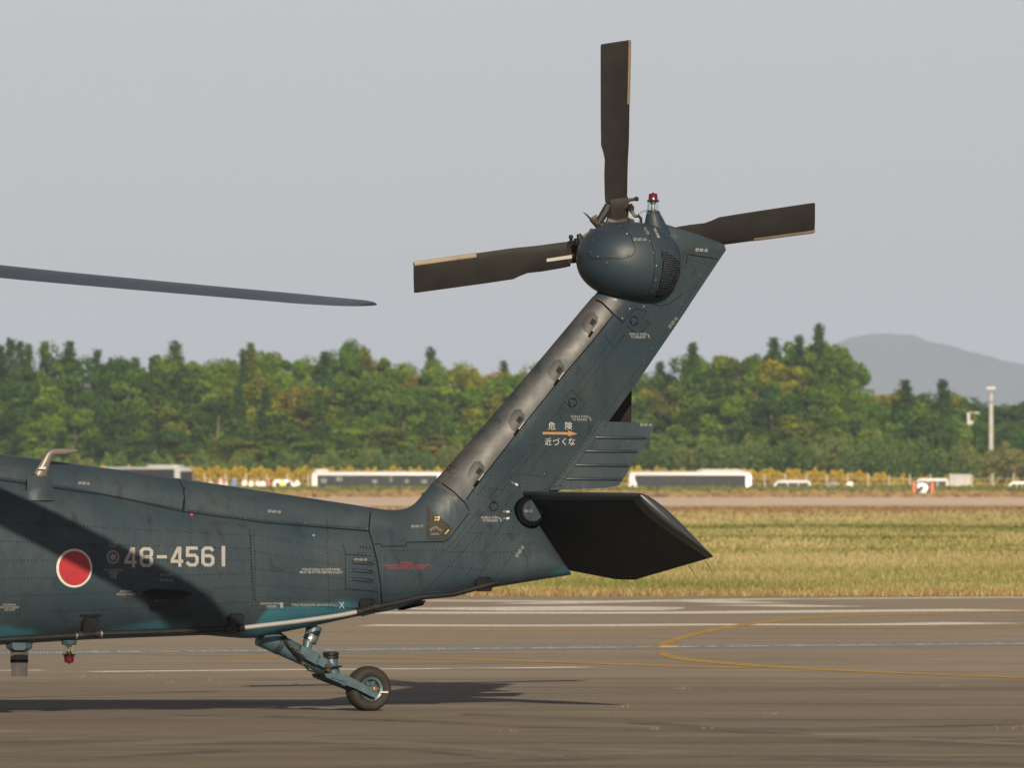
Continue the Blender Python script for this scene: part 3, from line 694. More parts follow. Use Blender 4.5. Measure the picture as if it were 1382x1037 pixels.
# ---- long antenna tube along the lower port side, with brackets
def tubepath(pts): return [L(p[0], p[1], p[2]) for p in pts]
b = MB(); b.tube(tubepath([(-260, 878, -.56), (0, 864, -.52), (110, 858, -.50), (135, 856, -.49), (230, 853, -.46), (318, 849, -.43)]), .022, 10); ant = b.build('antenna_tube', M['black'], heli); add_bvh('tube1', ant)
b = MB(); b.tube(tubepath([(324, 848.4, -.425), (400, 839.5, -.40), (440, 834, -.37), (462, 830.5, -.35), (484, 826, -.34)]), .018, 10); b.build('silver_section', M['silver'], ant)
b = MB(); b.tube(tubepath([(484, 826, -.34), (500, 821.5, -.33), (545, 812, -.31), (566, 806.5, -.30), (590, 804.5, -.29), (612, 802.5, -.28), (640, 795, -.27), (671, 786.5, -.26)]), [.024, .024, .022, .021, .021, .021, .021, .019], 10); b.build('rear_section', M['black'], ant)
for px_, py_, y_ in ((107, 858.2, -.50), (131, 856.3, -.49), (307, 849.7, -.435), (325, 848.2, -.425), (484, 826, -.34), (506, 820, -.33)):
    b = MB(); d = L(px_ + 3, py_ - .4, y_) - L(px_ - 3, py_ + .4, y_); p = L(px_, py_, y_); b.tube([p - d * .6, p + d * .6], .031, 10); b.build('sleeve', M['black'], ant)
for px_, py_ in ((103, 858.6), (136, 856)):
    b = MB(); p = L(px_, py_, -.50); b.tube([p - Vector((.008, 0, 0)), p + Vector((.008, 0, 0))], .026, 10); b.build('clamp_ring', M['steel'], ant)
def bracket(px0, px1, ytop, ybot, ya, yb):
    """a tapered foot from the skin down to the tube"""
    b = MB(); w = (px1 - px0) * .5; cx_ = (px0 + px1) / 2
    top = [on(cx_ - w, ytop + 4, .004), on(cx_ - w * .55, ytop, .004), on(cx_ + w * .55, ytop, .004), on(cx_ + w, ytop + 4, .004)]
    front = [L(cx_ - w * .8, ybot, yb), L(cx_ + w * .8, ybot, yb)]
    poly = [top[0], top[1], top[2], top[3], front[1], front[0]]
    b.prism(poly, (0, -.022, 0)); return b.build('bracket', M['black'], ant, 25)
bracket(110, 133, 833, 858, -.42, -.50); bracket(306, 329, 828, 851, -.36, -.43); bracket(484, 506, 808, 829, -.28, -.33); bracket(641, 664, 779, 799, -.2, -.265)
b = MB(); b.add([on(107, 829.5, .006), on(137, 829, .006), on(137, 832, .006), on(107, 832.5, .006)], [(0, 1, 2, 3)]); b.build('mounting_strip', M['rivet'], ant, 0)

# ---- antennas and lower beacon
a1 = empty('top_antenna'); a1.parent = heli
b = MB(); y_ = -.33
b.loft([[L(px_, py_, y_ + dy) for px_, dy in ((c_ - w, -.06), (c_ - w * .5, -.09), (c_ + w * .5, -.09), (c_ + w, -.06), (c_ + w, .05), (c_ + w * .4, .09), (c_ - w * .4, .09), (c_ - w, .05))] for py_, c_, w in ((676, 55, 20), (664, 54, 17.5), (655, 53.6, 17.2), (644.5, 53.6, 16.6), (643, 53.6, 15.5))]); b.build('pedestal', M['paint'], a1, 35)
b = MB(); b.tube(tubepath([(53.5, 643.5, y_), (57.5, 634, y_), (62.5, 623, y_), (66.3, 614.5, y_), (69.5, 611, y_), (75, 610, y_), (88, 609.8, y_), (99, 609.1, y_), (104.5, 608.4, y_)]), [.056, .045, .036, .030, .027, .025, .023, .017, .010], 14, squash=.6); b.build('bent_whip', M['antenna'], a1, 60)
b = MB(); p = L(53.5, 643.6, y_); b.lathe(p, (0, 0, 1), [(0, .066), (.006, .066), (.012, .055)], 20); b.build('flange', M['antenna'], a1)
b = MB(); p = [L(52, 633.5, y_ - .05), L(61, 633.8, y_ - .05), L(62.3, 630.6, y_ - .05), L(53.5, 630.3, y_ - .05)]; b.add(p, [(0, 1, 2, 3)]); b.build('name_plate', M['white_mark'], a1, 0)
a2 = empty('blade_antenna'); a2.parent = heli
b = MB()
rt = [on(193, 799, -.02), on(206, 796.5, -.02), on(233, 797.5, -.02), on(262, 800.6, -.02)]
y0 = rt[0].y
tp = [L(209, 811, y0 - .17), L(216, 811.3, y0 - .17), L(238, 811.3, y0 - .17), L(244, 810.5, y0 - .17)]
b.loft([[p + Vector((0, 0, .008)) for p in rt] + [p - Vector((0, 0, .008)) for p in rt[::-1]], [p + Vector((0, 0, .004)) for p in tp] + [p - Vector((0, 0, .004)) for p in tp[::-1]]]); b.build('antenna_blade', M['black'], a2, 30)
b = MB(); b.loft([[on(192, 799.3, .0), on(208, 795.2, .0), on(238, 796.5, 0), on(262, 800.8, 0), on(236, 802.5, 0), on(206, 802.5, 0)], [on(195, 799.3, .012), on(208, 796, .014), on(236, 797.3, .014), on(256, 800.6, .012), on(236, 801.8, .014), on(206, 801.8, .014)]]); b.build('foot_plate', M['black'], a2, 30)
a3 = empty('belly_antenna'); a3.parent = heli
b = MB(); b.loft([[L(px_, py_, -.1 + dy) for px_, dy in ((c_ - w, 0), (c_ - w * .5, -.07), (c_ + w * .5, -.07), (c_ + w, 0), (c_ + w * .5, .07), (c_ - w * .5, .07))] for py_, c_, w in ((868, 26, 18), (873, 26, 18), (876, 26, 17), (878, 26, 13))]); b.build('base', M['teal'], a3, 30)
b = MB(); b.loft([[L(px_, py_, -.1 + dy) for px_, dy in ((c_ - w, 0), (c_ - w * .4, -.03), (c_ + w * .5, -.022), (c_ + w, 0), (c_ + w * .5, .022), (c_ - w * .4, .03))] for py_, c_, w in ((876, 26, 12.5), (892, 26, 11.8), (913.5, 26.3, 10.7))]); b.build('fin', mat('antenna_grey', (.045, .043, .042), .5, noise=.15), a3, 40)
b = MB(); b.loft([[L(px_, py_, -.1 + dy) for px_, dy in ((c_ - w, 0), (c_ - w * .4, -.034), (c_ + w * .5, -.026), (c_ + w, 0), (c_ + w * .5, .026), (c_ - w * .4, .034))] for py_, c_, w in ((891, 26, 12.2), (895, 26, 12.1))]); b.build('band', M['seam'], a3, 40)
lb = empty('belly_beacon'); lb.parent = heli
c0 = L(93.2, 870, -.12)
b = MB(); b.lathe(c0 + Vector((0, 0, .03)), (0, 0, -1), [(0, .06), (.03, .055), (.036, .05)], 20); b.build('collar', M['teal'], lb); b = MB(); b.lathe(c0, (0, 0, -1), [(.074, .046), (.080, .051), (.086, .046)], 20); b.build('lens_band', M['teal'], lb)
b = MB(); b.lathe(c0, (0, 0, -1), [(.004, .048), (.074, .045), (.074, .041), (.006, .043)], 24); b.build('clear_lens', M['glass'], lb)
b = MB(); b.lathe(c0, (0, 0, -1), [(.0, .032), (.03, .012), (.05, .012), (.073, .03)], 16); b.build('lamp_tube', M['steel'], lb)
b = MB(); b.lathe(c0, (0, 0, -1), [(.086, .038), (.125, .036), (.138, .030), (.141, .008), (.148, .006)], 20); b.build('red_lens', M['red_glass'], lb)
b = MB(); b.prism([L(541, 815, -.1), L(575, 811, -.1), L(571, 817.5, -.1), L(544, 824, -.1)], (0, .1, 0)); b.build('belly_skid', M['seam'], heli, 25)

# ---- panel gaps
def ribbon(pts, w, off=.0025, closed=False, keys=None):
    """thin strip on the skin through pixels"""
    Q = []
    pp = pts + [pts[0]] if closed else pts
    for (x0, y0), (x1, y1) in zip(pp[:-1], pp[1:]):
        n = max(1, int(math.hypot(x1 - x0, y1 - y0) / 6))
        for k in range(n): Q.append((x0 + (x1 - x0) * k / n, y0 + (y1 - y0) * k / n))
    Q.append(pp[-1]); H = [hit(*q, keys) for q in Q]; vs = []
    H = [h for h in H if h]
    if len(H) < 2: return [], []
    for i, h in enumerate(H):
        t = (H[min(i + 1, len(H) - 1)][0] - H[max(i - 1, 0)][0])
        if t.length < 1e-6: t = Vector((1, 0, 0))
        n = h[1].cross(t.normalized()).normalized() * w / 2
        vs += [h[0] + h[1] * off + n, h[0] + h[1] * off - n]
    return vs, [(2 * i, 2 * i + 1, 2 * i + 3, 2 * i + 2) for i in range(len(H) - 1)]
SEAMS = [([(-10, 647), (0, 648.5), (35, 653.5), (110, 664.5), (150, 670), (247, 691.3), (360, 706.5), (497, 717.5)], .010), ([(249, 648.5), (249, 660), (248, 675), (246.5, 691)], .010),
         ([(500, 687), (499, 700), (497.5, 717), (503, 735), (509, 760), (513.5, 790), (515.5, 820)], .010),
         ([(505, 735.5), (512, 734), (515, 738), (547, 737.5), (549, 732.5), (598, 731.5), (606, 728), (634, 691)], .006), ([(583.5, 647.5), (598, 654), (613, 665), (626.5, 678)], .010), ([(626.5, 678), (634, 691)], .006),
         ([(626.5, 678), (648, 649), (700, 582), (752, 517), (800, 460), (827, 426)], .008), ([(796.5, 401.5), (812, 408.5), (822, 418), (828, 424.5)], .014), ([(828, 424.5), (841, 435)], .007),
         ([(793, 342), (795, 346.5), (800, 349), (842, 349), (852, 346), (858, 338), (852, 320), (840, 306)], .004), ([(866, 303), (876, 318), (883, 341), (884, 360), (881, 380), (875, 398)], .004),
         ([(926, 356), (927.5, 343), (974, 350.5)], .006), ([(879, 405), (881, 411), (893, 413), (905, 409), (921, 397)], .004), ([(838, 438), (857, 417), (873, 420), (866, 428), (877, 438), (861, 452), (846, 440)], .004),
         ([(759, 540), (771, 527), (790, 545), (778, 558), (759, 540)], .003), ([(466, 749), (501, 751)], .003), ([(466, 795), (510, 799)], .004), ([(337, 721), (343, 812)], .004), ([(441, 700), (443, 728)], .003), ([(463, 735), (466, 749), (466, 795)], .003),
         ([(350, 816), (500, 822)], .003), ([(815, 452), (828, 470), (843, 452)], .003)]
for pts_, w_ in SEAMS:
    b = MB(); b.add(*ribbon(pts_, w_)); b.build('panel_gap', M['seam'], heli, 0, fix=False)

# ---- rivets and screws
def rivets(b, pts, step, r, off=.0018, jitter=.15, keys=None, rnd=random.Random(5)):
    for (x0, y0), (x1, y1) in zip(pts[:-1], pts[1:]):
        n = max(1, int(math.hypot(x1 - x0, y1 - y0) / step))
        for k in range(n + 1):
            if rnd.random() < .06: continue
            h = hit(x0 + (x1 - x0) * k / n, y0 + (y1 - y0) * k / n + rnd.uniform(-jitter, jitter), keys)
            if not h: continue
            p, nn, _ = h; a = nn.orthogonal().normalized(); c_ = nn.cross(a)
            ring = [p + nn * off * .3 + (a * math.cos(j * math.pi / 3) + c_ * math.sin(j * math.pi / 3)) * r for j in range(6)]
            b.add(ring + [p + nn * off * 1.6], [(j, (j + 1) % 6, 6) for j in range(6)])
b = MB()
LY = [705, 731, 757, 782, 806, 830]; RY = [723, 741, 757, 775, 793, 813]
for l_, r_ in zip(LY, RY): rivets(b, [(2, l_), (336, r_)], 5.0, .0054)
for l_, r_ in zip([722, 745, 768, 790, 806, 824], [745, 764, 781, 798, 812, 823]): rivets(b, [(345, l_), (460, r_)], 5.0, .0052)
for x_ in (337.5, 342.5): rivets(b, [(x_, 716), (x_ + 3, 818)], 4.0, .0056)
for pts_ in ([(256, 700), (258, 735)], [(441, 728), (444, 812)], [(467, 748), (500, 751)], [(466, 797), (509, 800)], [(503, 742), (510, 812)], [(515, 744), (603, 743)], [(520, 748), (521, 806)], [(516, 804), (600, 795), (690, 781)], [(540, 812), (640, 795), (750, 776)],
             [(547, 797), (598, 744)], [(575, 796), (668, 700), (690, 668)], [(600, 745), (690, 746)], [(606, 738), (640, 697), (735, 578), (835, 447)], [(613, 740), (647, 699), (742, 583), (842, 452)], [(655, 645), (700, 586), (757, 516), (812, 450)],
             [(640, 786), (700, 700), (757, 640), (822, 552), (905, 438), (962, 352)], [(665, 784), (722, 708)], [(600, 765), (655, 770)], [(633, 720), (700, 722)], [(700, 640), (760, 647)], [(706, 668), (755, 655)], [(640, 665), (660, 672), (690, 640)], [(748, 656), (812, 570)],
             [(757, 655), (820, 571)], [(728, 664), (770, 652)], [(628, 780), (690, 690)], [(870, 500), (940, 398)], [(930, 352), (968, 356)], [(655, 655), (645, 668)], [(664, 642), (652, 660)], [(660, 658), (690, 664)], [(670, 700), (735, 610)]):
    rivets(b, pts_, 4.8, .0054)
rv = b.build('rivets', M['rivet'], heli, 0, fix=False); rv['kind'] = 'stuff'
b = MB()
for p_ in ((797, 340), (801, 324), (807, 346), (827, 346), (848, 345), (853, 329), (846, 315), (836, 305), (818, 311), (819, 355), (791, 381), (877, 325), (882, 341), (886, 359), (885, 378), (879, 393), (873, 403), (870, 311), (869, 414), (850, 417), (831, 421), (840, 430), (153, 669.5), (244, 689.5), (251, 690), (331, 700), (35, 665), (412, 706), (497, 714), (614, 726), (634, 691), (848, 596), (771, 647), (742, 668), (700, 690)):
    rivets(b, [p_, p_], 100, .0085, off=.004, rnd=random.Random(9))
for p_ in [(x_, y_) for x_, y_ in ((655, 690), (690, 715), (705, 650), (735, 640), (748, 617), (880, 470), (920, 410), (945, 372), (868, 487), (660, 745), (720, 745), (520, 760), (560, 770))]:
    rivets(b, [p_, p_], 100, .005, off=.003, rnd=random.Random(9))
ws_ = b.build('worn_screws', M['rivet_light'], heli, 0, fix=False); ws_['kind'] = 'stuff'

# ---- latches: black slotted rings on the fin
def pdisc(cx_, cy_, rx, ry, off, name, matl, parent, n=28, r0=0.0, keys=None):
    b = MB(); vs = []; rr = [r0, (r0 + 1) / 2, 1.0]
    for r in rr:
        for j in range(n):
            a = 2 * math.pi * j / n
            vs.append(on(cx_ + rx * max(r, .01) * math.cos(a), cy_ + ry * max(r, .01) * math.sin(a), off, keys) or L(cx_, cy_, -.2))
    b.add(vs, [(i * n + j, i * n + (j + 1) % n, (i + 1) * n + (j + 1) % n, (i + 1) * n + j) for i in range(len(rr) - 1) for j in range(n)])
    return b.build(name, matl, parent, 60, fix=False)
for cx_, cy_ in ((855.5, 433), (772.5, 543.5), (666, 684)):
    o = pdisc(cx_, cy_, 5.8, 6.4, .003, 'latch', M['seam'], heli, r0=.84)
    for a in (.9, 2.9, 4.9):
        x_, y_ = cx_ + 4.6 * math.cos(a), cy_ + 5 * math.sin(a); b = MB(); b.add(*ribbon([(x_ - 1.3, y_ - .8), (x_ + 1.3, y_ + .8)], .008, .0035)); b.build('slot', M['seam'], o, 0, fix=False)
pdisc(666, 684, 8.6, 9.2, .0022, 'latch_surround', M['dark_teal'], heli, r0=.9)
# hinges along the cover
for (x0, y0), (x1, y1) in (((806, 438.5), (794.5, 455)), ((760.5, 503), (748, 520.5)), ((707, 570), (694, 588)), ((652.5, 640), (639.5, 657))):
    mx_, my_ = x0 + (x1 - x0) * .55, y0 + (y1 - y0) * .55
    b = MB(); b.add(*ribbon([(mx_, my_), (x1, y1)], .020, .006)); h_ = b.build('hinge', M['seam'], heli, 0, fix=False)
    b = MB(); b.tube([on(x0, y0, .004), on(mx_, my_, .004)], .007, 8); b.build('hinge_pin', M['pin'], h_)
    b = MB()                                             # raised doubler on the cover beside each hinge
    cx_, cy_ = x0 - 9, y0 - 4
    dx, dy = (x1 - x0), (y1 - y0)
    poly = [(cx_ - 8, cy_ - 4), (cx_ - 3, cy_ - 11), (cx_ + 4, cy_ - 12), (cx_ + 9, cy_ - 5), (cx_ + 8, cy_ + 2), (cx_ - 2, cy_ + 15), (cx_ - 8, cy_ + 11), (cx_ - 11, cy_ + 4)]
    ctr = on(cx_, cy_, .0035); ring_ = [on(*q, .003) or ctr for q in poly]; base_ = [on(cx_ + (q[0] - cx_) * 1.13, cy_ + (q[1] - cy_) * 1.13, .0005) or ctr for q in poly]
    n_ = len(poly); b.add(ring_ + base_ + [ctr], [(j, (j + 1) % n_, 2 * n_) for j in range(n_)] + [(j, (j + 1) % n_, n_ + (j + 1) % n_, n_ + j) for j in range(n_)]); b.build('hinge_doubler', M['doubler'], cover, 50)
    b = MB(); q = [on(cx_ - 2, cy_ + 2, .008), on(cx_ + 3, cy_ - 4.5, .008), on(cx_ + 8, cy_ - .5, .008), on(cx_ + 3, cy_ + 6, .008)]
    if all(q): b.add(q, [(0, 1, 2, 3)]); b.build('hinge_plate', M['plate_dull'], cover, 0)
for cx_, cy_ in ((611, 632), (727, 501), (672, 570)):
    pdisc(cx_, cy_, 8.5, 8.5, .0025, 'patch', M['doubler'], cover, r0=.8)
    b = MB(); b.add(*ribbon([(cx_ - 5, cy_ + 1), (cx_ - 2, cy_ - 4), (cx_ + 3, cy_ - .5), (cx_ - .5, cy_ + 4)], .004, .004)); b.build('patch_slot', M['seam'], cover, 0, fix=False)

# ---- louvres on the boom
for y_ in (760.3, 771.3, 783.3):
    b = MB(); ps = [(472, y_), (475, y_ - 1), (490, y_ - .2), (501, y_ + 1.5), (503.5, y_ + 2.6)]
    P = [on(*p, .002) for p in ps]; b.tube([p for p in P if p], [.004, .012, .015, .012, .004], 8); lv = b.build('louvre', M['paint'], heli)
    b = MB(); b.add(*ribbon([(474, y_ - 1.9), (490, y_ - 1.4), (502, y_ + .4)], .013, .012)); b.build('louvre_mouth', M['seam'], lv, 0, fix=False)
for x_, y_ in ((486, 738.5), (489.7, 739.2), (494, 739.8), (499, 740.3)): pdisc(x_, y_, 1.1, 1.1, .003, 'vent_hole', M['seam'], heli, 10)

# ---- meshed vents
def inside(x_, y_, poly):
    r = False; j = len(poly) - 1
    for i in range(len(poly)):
        if (poly[i][1] > y_) != (poly[j][1] > y_) and x_ < (poly[j][0] - poly[i][0]) * (y_ - poly[i][1]) / (poly[j][1] - poly[i][1]) + poly[i][0]: r = not r
        j = i
    return r
def vent(name, poly, step, ang, wire, off, matw, keys, wires_w=.004):
    cx_ = sum(p[0] for p in poly) / len(poly); cy_ = sum(p[1] for p in poly) / len(poly)
    b = MB(); c0 = on(cx_, cy_, off, keys); vs = []
    dense = []
    for (x0, y0), (x1, y1) in zip(poly, poly[1:] + poly[:1]):
        for k in range(4): dense.append((x0 + (x1 - x0) * k / 4, y0 + (y1 - y0) * k / 4))
    rings = []
    for f in (1, .75, .5, .25): rings += [on(cx_ + (x_ - cx_) * f, cy_ + (y_ - cy_) * f, off, keys) or c0 for x_, y_ in dense]
    n = len(dense); b.add(rings + [c0], [(i * n + j, i * n + (j + 1) % n, (i + 1) * n + (j + 1) % n, (i + 1) * n + j) for i in range(3) for j in range(n)] + [(3 * n + j, 3 * n + (j + 1) % n, 4 * n) for j in range(n)])
    o = b.build(name, M['seam'], heli, 60, fix=False)
    b = MB()
    for a in ang:
        dx, dy = math.cos(R(a)), math.sin(R(a))
        for k in range(-40, 41):
            ox, oy = cx_ - dy * step * k, cy_ + dx * step * k; run = []
            for q in range(-60, 61):
                x_, y_ = ox + dx * q * 1.0, oy + dy * q * 1.0
                if inside(x_, y_, poly): run.append((x_, y_))
                elif len(run) > 1: b.add(*ribbon(run, wires_w, off + .004, keys=keys)); run = []
                else: run = []
            if len(run) > 1: b.add(*ribbon(run, wires_w, off + .004, keys=keys))
    b.build('wire_mesh', matw, o, 0, fix=False); return o
M['wire'] = mat('painted_wire', (0.030, 0.040, 0.048), .6, spec=.2); M['wire_pale'] = mat('pale_wire', (0.075, 0.068, 0.055), .6, spec=.2)
vent('gearbox_vent', [(892, 337.5), (900, 341), (909, 346), (917, 353), (922, 360.5), (922.5, 369), (919, 379), (912, 389), (902, 396), (890, 400.5), (884, 401), (889, 388), (893, 370), (894, 352)], 2.9, (8, 98), .004, .003, M['wire'], ['ball'], .0048)
v2 = vent('fin_vent', [(578.5, 688), (607.5, 713.5), (600.5, 724), (577, 724)], 2.7, (45, 135), .004, .003, M['wire_pale'], ['fin', 'cover'], .0036)
b = MB(); b.add(*ribbon([(587, 699), (593, 698.5), (592, 702.5), (586.5, 702)], .011, .0045, keys=['fin', 'cover'])); b.add(*ribbon([(605.5, 715), (600, 722)], .008, .0045, keys=['fin', 'cover'])); b.build('yellow_bracket', M['yellow'], v2, 0, fix=False)
b = MB(); b.add(*ribbon([(580, 716), (588, 712), (596, 717)], .02, .0045, keys=['fin', 'cover'])); b.add(*ribbon([(581, 722), (592, 721)], .016, .0045, keys=['fin', 'cover'])); b.build('shaft_coupling', mat('coupling_grey', (.07, .062, .05), .5, metal=.3), v2, 0, fix=False)
b = MB(); b.add(*ribbon([(577, 685), (610, 713.5), (602, 727), (575.5, 727.5)], .004, .002, closed=True, keys=['fin', 'cover'])); b.build('vent_frame', M['rivet'], v2, 0, fix=False)

# ---- markings
def decal(name, verts, faces, matl, off=.0032, parent=heli):
    b = MB(); vs = [on(x_, y_, off) for x_, y_ in verts]
    ok = [i for i, v in enumerate(vs) if v]
    if not ok: return None
    fs = [f for f in faces if all(vs[i] for i in f)]
    b.add([v or Vector((0, 0, 0)) for v in vs], fs); return b.build(name, matl, parent, 0, fix=False)
def text_geo(body, cx_, cy_, h, width=None, ang=0.0, align='CENTER', spacing=1.0, line=1.0, bold=0.0):
    c = bpy.data.curves.new('t', 'FONT'); c.body = body; c.align_x = align; c.align_y = 'CENTER'; c.size = 1.0; c.space_line = line; c.space_character = spacing; c.resolution_u = 3; c.offset = bold
    o = bpy.data.objects.new('t', c); COL.objects.link(o); bpy.context.view_layer.update()
    me = bpy.data.meshes.new_from_object(o.evaluated_get(bpy.context.evaluated_depsgraph_get()))
    V = np.array([v.co[:2] for v in me.vertices]); F = [tuple(p.vertices) for p in me.polygons]
    bpy.data.objects.remove(o); bpy.data.curves.remove(c); bpy.data.meshes.remove(me)
    V[:, 1] -= (V[:, 1].max() + V[:, 1].min()) / 2; V[:, 0] -= (V[:, 0].max() + V[:, 0].min()) / 2
    sy = h / (V[:, 1].max() - V[:, 1].min()); sx = sy if width is None else width / (V[:, 0].max() - V[:, 0].min())
    V = V * (sx, sy); a = R(ang)
    return [(cx_ + x_ * math.cos(a) + y_ * math.sin(a), cy_ + x_ * math.sin(a) - y_ * math.cos(a)) for x_, y_ in V], F
def stencil(body, cx_, cy_, h, width=None, ang=0, matl='dim_mark', name='stencil_text', line=.9, bold=.012, off=.0032):
    v, f = text_geo(body, cx_, cy_, h, width, ang, line=line, bold=bold); return decal(name, v, f, M[matl], off)
# roundel
def ring_decal(cx_, cy_, rx, ry, name, matl, off, r0=0.0, parent=heli):
    return pdisc(cx_, cy_, rx, ry, off, name, M[matl], parent, 48, r0)
ro = ring_decal(100, 767.3, 24.3, 26.2, 'roundel', 'white_mark', .0030, .85); ring_decal(100.4, 767.3, 21.2, 23.3, 'roundel_disc', 'red', .0036, 0.0, ro)
# serial number in chamfered block figures, drawn as strokes on a 10 x 16 grid
GL = {'4': [[(6.2, 0), (9.0, 0), (9.0, 16), (5.0, 16), (0, 5.4), (0, 3.2), (10.4, 3.2), (10.4, 6.0), (3.2, 6.0), (6.2, 12.4)]]}
def stroke_poly(path, w):
    """mitred band round an open or closed path"""
    n = len(path); closed = path[0] == path[-1]; P = [Vector(p) for p in (path[:-1] if closed else path)]; m_ = len(P); vs = []
    for i, p in enumerate(P):
        a = P[(i - 1) % m_] if (closed or i > 0) else None; c = P[(i + 1) % m_] if (closed or i < m_ - 1) else None
        d1 = (p - a).normalized() if a is not None else (c - p).normalized(); d2 = (c - p).normalized() if c is not None else d1
        n1 = Vector((-d1.y, d1.x)); n2 = Vector((-d2.y, d2.x)); mm = (n1 + n2).normalized(); k = w / 2 / max(.5, mm.dot(n1))
        vs += [p + mm * k, p - mm * k]
    q = m_ if closed else m_ - 1
    return vs, [(2 * i, 2 * i + 1, 2 * ((i + 1) % m_) + 1, 2 * ((i + 1) % m_)) for i in range(q)]
STR = {'4': [[(7.6, 0), (7.6, 16), ], [(6.6, 15.6), (1.3, 5.2), (1.3, 4.4), (10.4, 4.4)]],
       '8': [[(3.2, 1.35), (7.3, 1.35), (9.1, 3.2), (9.1, 6.4), (7.6, 8.2), (9.1, 10.0), (9.1, 12.9), (7.3, 14.65), (3.2, 14.65), (1.4, 12.9), (1.4, 10.0), (2.9, 8.2), (1.4, 6.4), (1.4, 3.2), (3.2, 1.35)], [(2.9, 8.2), (7.6, 8.2)]],
       '-': [[(0, 8), (8.5, 8)]],
       '5': [[(9.6, 14.65), (1.5, 14.65), (1.5, 9.0), (7.2, 9.0), (9.1, 7.2), (9.1, 3.3), (7.2, 1.35), (3.2, 1.35), (.9, 3.6)]],
       '6': [[(9.3, 12.4), (7.3, 14.65), (3.2, 14.65), (1.4, 12.8), (1.4, 3.2), (3.2, 1.35), (7.3, 1.35), (9.1, 3.2), (9.1, 6.8), (7.3, 8.6), (2.4, 8.6)]],
       '1': [[(1.6, 0), (1.6, 16)]]}
for ch, x0, x1, y0, y1 in (('4', 167.5, 184.5, 739.5, 766.5), ('8', 188, 206.5, 739, 766), ('-', 211.5, 225, 738.5, 765.5), ('4', 230, 247, 738.5, 765.5), ('5', 250.3, 268, 738, 765.3), ('6', 271.3, 289.3, 738, 765.3), ('1', 298.3, 304.3, 737.5, 765)):
    V = []; F = []; wd = {'-': 8.5, '1': 3.2, '4': 10.4}.get(ch, 10.4)
    for path in STR[ch]:
        sub = []
        for p_, q_ in zip(path[:-1], path[1:]): sub += [(p_[0] + (q_[0] - p_[0]) * k / 3, p_[1] + (q_[1] - p_[1]) * k / 3) for k in range(3)] if math.hypot(q_[0] - p_[0], q_[1] - p_[1]) > 3 else [p_]
        sub.append(path[-1]); v, f = stroke_poly(sub, 2.55); n = len(V); V += v; F += [tuple(i + n for i in q) for q in f]
    decal('serial_number', [(x0 + (x1 - x0) * v[0] / wd, y1 - (y1 - y0) * v[1] / 16) for v in V], F, M['mark'], .003)
# danger marking on the fin
stencil('危', 744.6, 575, 10.4, 9.6, matl='white_mark', name='danger_marking', bold=.0); stencil('険', 767.2, 575, 10.4, 9.6, matl='white_mark', name='danger_marking', bold=.0)
for ch, x_ in (('近', 739.5), ('づ', 750.2), ('く', 761), ('な', 771.3)): stencil(ch, x_, 596.3, 9.6 if ch != 'く' else 9.4, 9.0 if ch != 'く' else 5.2, matl='white_mark', name='danger_marking', bold=.0)
decal('danger_arrow', [(732, 583.2), (750, 583.3), (766.5, 583.6), (766.5, 581.2), (779, 585.8), (766.5, 589), (766.5, 587), (750, 586.6), (732, 586.5)], [(0, 1, 7, 8), (1, 2, 6, 7), (3, 4, 5)], M['orange'])
# small stencils
for x_, y_ in ((861, 453), (782, 564.5), (661, 701)):
    stencil('PUSH & TURN\nTO RELEASE', x_, y_, 7.2, 23, matl='mark'); decal('stencil_tick', [(x_ + 12.5, y_ - 1.5), (x_ + 13.6, y_ - 1.8), (x_ + 16, y_ + 3.2), (x_ + 15, y_ + 3.6)], [(0, 1, 2, 3)], M['mark'])
stencil('ANTENNA\nDO NOT PAINT', 170, 800.5, 7, 25, matl='mark'); stencil('ANTENNA\nDO NOT PAINT\nNO STEP', 13, 820, 9.5, 26, matl='mark'); stencil('ANTENNA\nDO NOT PAINT', 56.5, 656, 6.4, 24, matl='mark')
stencil('NO STEP', 224, 776.5, 3.4, 16); stencil('07-08-10', 224, 783.5, 3.2, 18); stencil('PITOT\nPORT', 152.5, 735.5, 7, 12)
stencil('DO NOT PLUG OR DEFORM HOLES\nINDICATED AREA\nMUST BE SMOOTH\nAND CLEAN\nPITOT PORT', 153, 775, 13, 24, matl='mark')
stencil('STRUCTURAL ACCESS PANEL\nMUST BE FITTED BEFORE FLIGHT', 433.5, 771, 7, 58, matl='mark')
stencil('07-09-10', 486.5, 756, 3.6, 17, matl='mark'); stencil('07-07-10', 370, 691, 3.8, 17, 4, matl='mark'); stencil('07-07-10', 113, 652.8, 3.8, 15, 4, matl='mark'); stencil('07-07-17', 563, 711, 3.6, 16, -2, matl='mark')
stencil('07-07-10', 863.5, 323.5, 3.8, 17, matl='mark'); stencil('07-07-10', 946.5, 337.5, 4.2, 16, 4, matl='white_mark'); stencil('07-07-10', 908, 435.5, 4.2, 17, -53, matl='mark'); stencil('07-07-10', 871.5, 573.6, 4, 16, matl='mark'); stencil('07-07-10', 701.3, 744.8, 4.2, 17, -55, matl='mark'); stencil('08-10', 712.8, 690, 3.6, 11, matl='dim_mark')
stencil('JACKING POINT\nUNDER', 366, 817, 7, 30, matl='mark'); stencil('TIRE PRESSURE (ENTER P.S.I.)', 424, 817.5, 4.6, 62, matl='mark')
decal('jacking_mark', [(377.5, 814), (382, 814), (382, 817), (381, 821), (378.5, 821), (377.5, 817)], [(0, 1, 2, 3, 4, 5)], M['mark']); stencil('X', 461, 817, 8, 7.5, matl='white_mark')
stencil('DANGER\nINTERNALLY LOCATED DAMAGE IS\nA HAZARD BEFORE FLIGHT', 548, 763.5, 9.6, 66, matl='red_mark')
